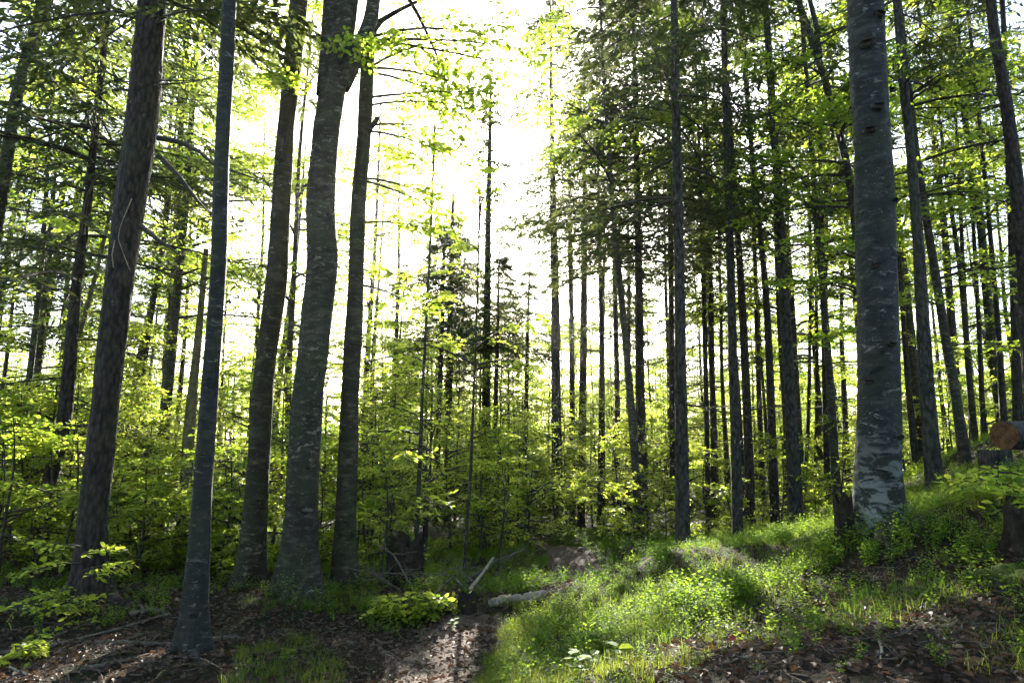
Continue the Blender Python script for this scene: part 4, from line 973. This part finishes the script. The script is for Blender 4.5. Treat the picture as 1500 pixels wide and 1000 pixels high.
for k_, px, py, lab, grp in [(0, 790, 945, 'H', 1), (1, 830, 968, 'H', 1), (0, 868, 985, 'H', 1), (1, 845, 995, 'H', 1), (0, 812, 990, 'H', 1), (1, 880, 962, 'H', 1), (0, 905, 975, 'H', 1), (1, 775, 985, 'H', 1),
                         (2, 864, 942, 'upright pale-green narrow-leaved shoot in the middle of the bank foot', 0), (1, 420, 975, 'small round-leaved plant in the grass left of the path', 0), (1, 665, 925, 'single small plant growing on the near path', 0)]:
    f = HB[k_]; g = gp(px, py); lab_ = 'small broad-leaved herb at the foot of the bank beside the path' if lab == 'H' else lab
    if not f[2]:
        f[2] = True; f[0].location = g; f[0]['label'] = lab_
        if grp: f[0]['group'] = 'broad-leaved herbs'
    else:
        q = dup(f[0], f[1], tuple(g), rp.uniform(0, 6.28), rp.uniform(.8, 1.2), lab_, 'broad-leaved herbs')
        if not grp: del q['group']
# low leafy beech shoots in front of the thick spruce
def shoot_bush(px, py, hgt, seed, label, n=7, spread=.45):
    r = np.random.default_rng(seed); g = gp(px, py); root = empty('beech_sapling', tuple(g), label, 'sapling')
    P = np.array([(.02 * math.sin(k), 0.02 * math.cos(2 * k), z) for k, z in enumerate(np.linspace(-.03, hgt, 6))])
    st = MB(); st.add(*tubes(P[None], np.linspace(.009, .003, 6)[None], 6), 0, .5); st.obj('trunk', [M_TWIG], root)
    c = MB(); hh = np.linspace(.12, .98, n) * hgt
    beech_boughs(c, spine_at(P, hh), r.uniform(0, 6.283, n), r.uniform(.0, .4, n), spread * r.uniform(.6, 1.1, n), 9, 0, 6, .07, r, tone0=.8); c.obj('crown', [M_BEECH, M_TWIG], root)
shoot_bush(112, 912, .72, 71, 'bright little beech shoot standing in front of the thick spruce foot', 9, .4)
shoot_bush(60, 925, .28, 72, 'low yellow-green leafy shoot left of the bright beech shoot', 6, .45)
shoot_bush(25, 975, .14, 73, 'tiny leafy shoot in the lower left corner', 4, .2)
shoot_bush(592, 906, .24, 74, 'small leafy bush on the near edge of the path left of the mossy stump', 8, .26)
shoot_bush(645, 900, .16, 75, 'low leafy bush just left of the small mossy stump', 6, .24)
shoot_bush(1470, 745, .3, 76, 'leafy bilberry bush on the bank below the log', 9, .35)

# dry twigs and needles strewn over the litter
r = np.random.default_rng(88); n_ = 7000
x = r.uniform(-8, 8, n_); y = r.uniform(2.5, 10, n_); px, py = proj(np.stack((x, y, ground(x, y)), -1)); k = ~inpoly(px, py, GREEN) | (r.random(n_) < .1); x, y = x[k], y[k]
a = r.uniform(0, 6.28, len(x)); L_ = r.uniform(.04, .22, len(x)) * r.uniform(.4, 1, len(x)); P = np.empty((len(x), 3, 3))
for q, t in enumerate((-.5, .05, .5)):
    P[:, q, 0] = x + np.cos(a) * L_ * t; P[:, q, 1] = y + np.sin(a) * L_ * t; P[:, q, 2] = ground(P[:, q, 0], P[:, q, 1]) + .012 + r.uniform(0, .02, len(x))
P[:, 1, :2] += r.normal(0, .06, (len(x), 2)) * L_[:, None]
mb = MB(); mb.add(*tubes(P, np.full((len(x), 3), .0026) * r.uniform(.6, 1.7, (len(x), 1)), 4), 0, .5)
tag(mb.obj('twig_litter', [M_DEAD]), 'dry twigs strewn over the brown leaf litter', 'twigs', kind='stuff')
# scars of lost branches on the big lichened beech, roots of the slender beech
B = next(h for h in HERO if 'white lichen' in h['label']); lo = np.array(B['root'].location); tB = B['Y']
for px, py, w_ in ((1276, 36, .05), (1258, 76, .055), (1272, 168, .045), (1262, 200, .04), (1306, 130, .03), (1290, 508, .032), (1268, 395, .035), (1300, 300, .022), (1262, 560, .025), (1302, 640, .03)):
    c, t = at(px, py, tB); R_ = np.interp(py, [q[1] for q in B['path']], B['w']) / 2 / F * t
    cx = at(np.interp(py, [q[1] for q in B['path']], [q[0] for q in B['path']]), py, tB)[0][0]; dx = c[0] - cx
    mb = MB(); uu = np.arange(18) * 2 * np.pi / 18; V = []
    for f, d in ((1.35, -.012), (1.05, .012), (.8, .008), (.45, -.01)):
        ex = dx + f * w_ * np.cos(uu); V.append(np.stack((cx + ex, tB - np.sqrt(np.maximum(R_ ** 2 - ex ** 2, 1e-5)) - d, c[2] + f * w_ * .55 * np.sin(uu) + .2 * w_ * np.cos(2 * uu) * f), -1) - lo)
    V = np.concatenate(V); q = np.arange(18)
    for b_ in range(3): mb.add(V, np.stack((b_ * 18 + q, b_ * 18 + (q + 1) % 18, (b_ + 1) * 18 + (q + 1) % 18, (b_ + 1) * 18 + q), -1), 0 if b_ < 1 else 1, .5)
    mb.add(np.concatenate((V[54:], V[54:].mean(0, keepdims=True))), np.stack((q, (q + 1) % 18, np.full(18, 18)), -1), 1, .5)
    mb.obj('branch_scar', [M_BARK_LICHEN, M_ROT], B['root'])
for pl, w_ in (([(1318, 735), (1342, 762), (1372, 782)], (.1, .06, .02)), ([(1262, 745), (1245, 776), (1228, 800)], (.09, .05, .02)), ([(1292, 765), (1300, 795), (1312, 815)], (.1, .05, .015))):
    ob = bent('root', [gp(a, b, -.012) for a, b in pl], w_, M_BARK_MOSS, None, None, rp, sides=12, rough=.05); ob.location = Vector(ob.location) - Vector(lo); ob.parent = B['root']
E_ = next(h for h in HERO if 'standing alone nearest' in h['label']); lo = np.array(E_['root'].location)
for pl, w_ in (([(272, 938), (255, 952), (232, 957)], (.06, .035, .012)), ([(290, 938), (305, 950), (330, 952)], (.06, .035, .012)), ([(284, 945), (288, 968), (300, 980)], (.055, .03, .01))):
    ob = bent('root', [gp(a, b, -.012) for a, b in pl], w_, M_BARK_SMOOTH, None, None, rp, sides=10, rough=.05); ob.location = Vector(ob.location) - Vector(lo); ob.parent = E_['root']

# ------------------------------------------------------------------ thin haze added for glow round the sun, in place of lens glare
m, n, l, o = new_mat('haze_air'); pv = n.new('ShaderNodeVolumePrincipled')
pv.inputs['Color'].default_value = (1, .99, .95, 1); pv.inputs['Density'].default_value = .0003; pv.inputs['Anisotropy'].default_value = .8
l.new(pv.outputs[0], o.inputs['Volume'])
hz = MB(); xs, ys, zs = (-640, 640), (-60, 960), (-5, 24)
V = np.array([(a, b, c) for a in xs for b in ys for c in zs], float)
hz.add(V, np.array(((0, 1, 3, 2), (4, 6, 7, 5), (0, 4, 5, 1), (2, 3, 7, 6), (0, 2, 6, 4), (1, 5, 7, 3))), 0, .5, smooth=False)
tag(hz.obj('haze', [m]), kind='stuff')
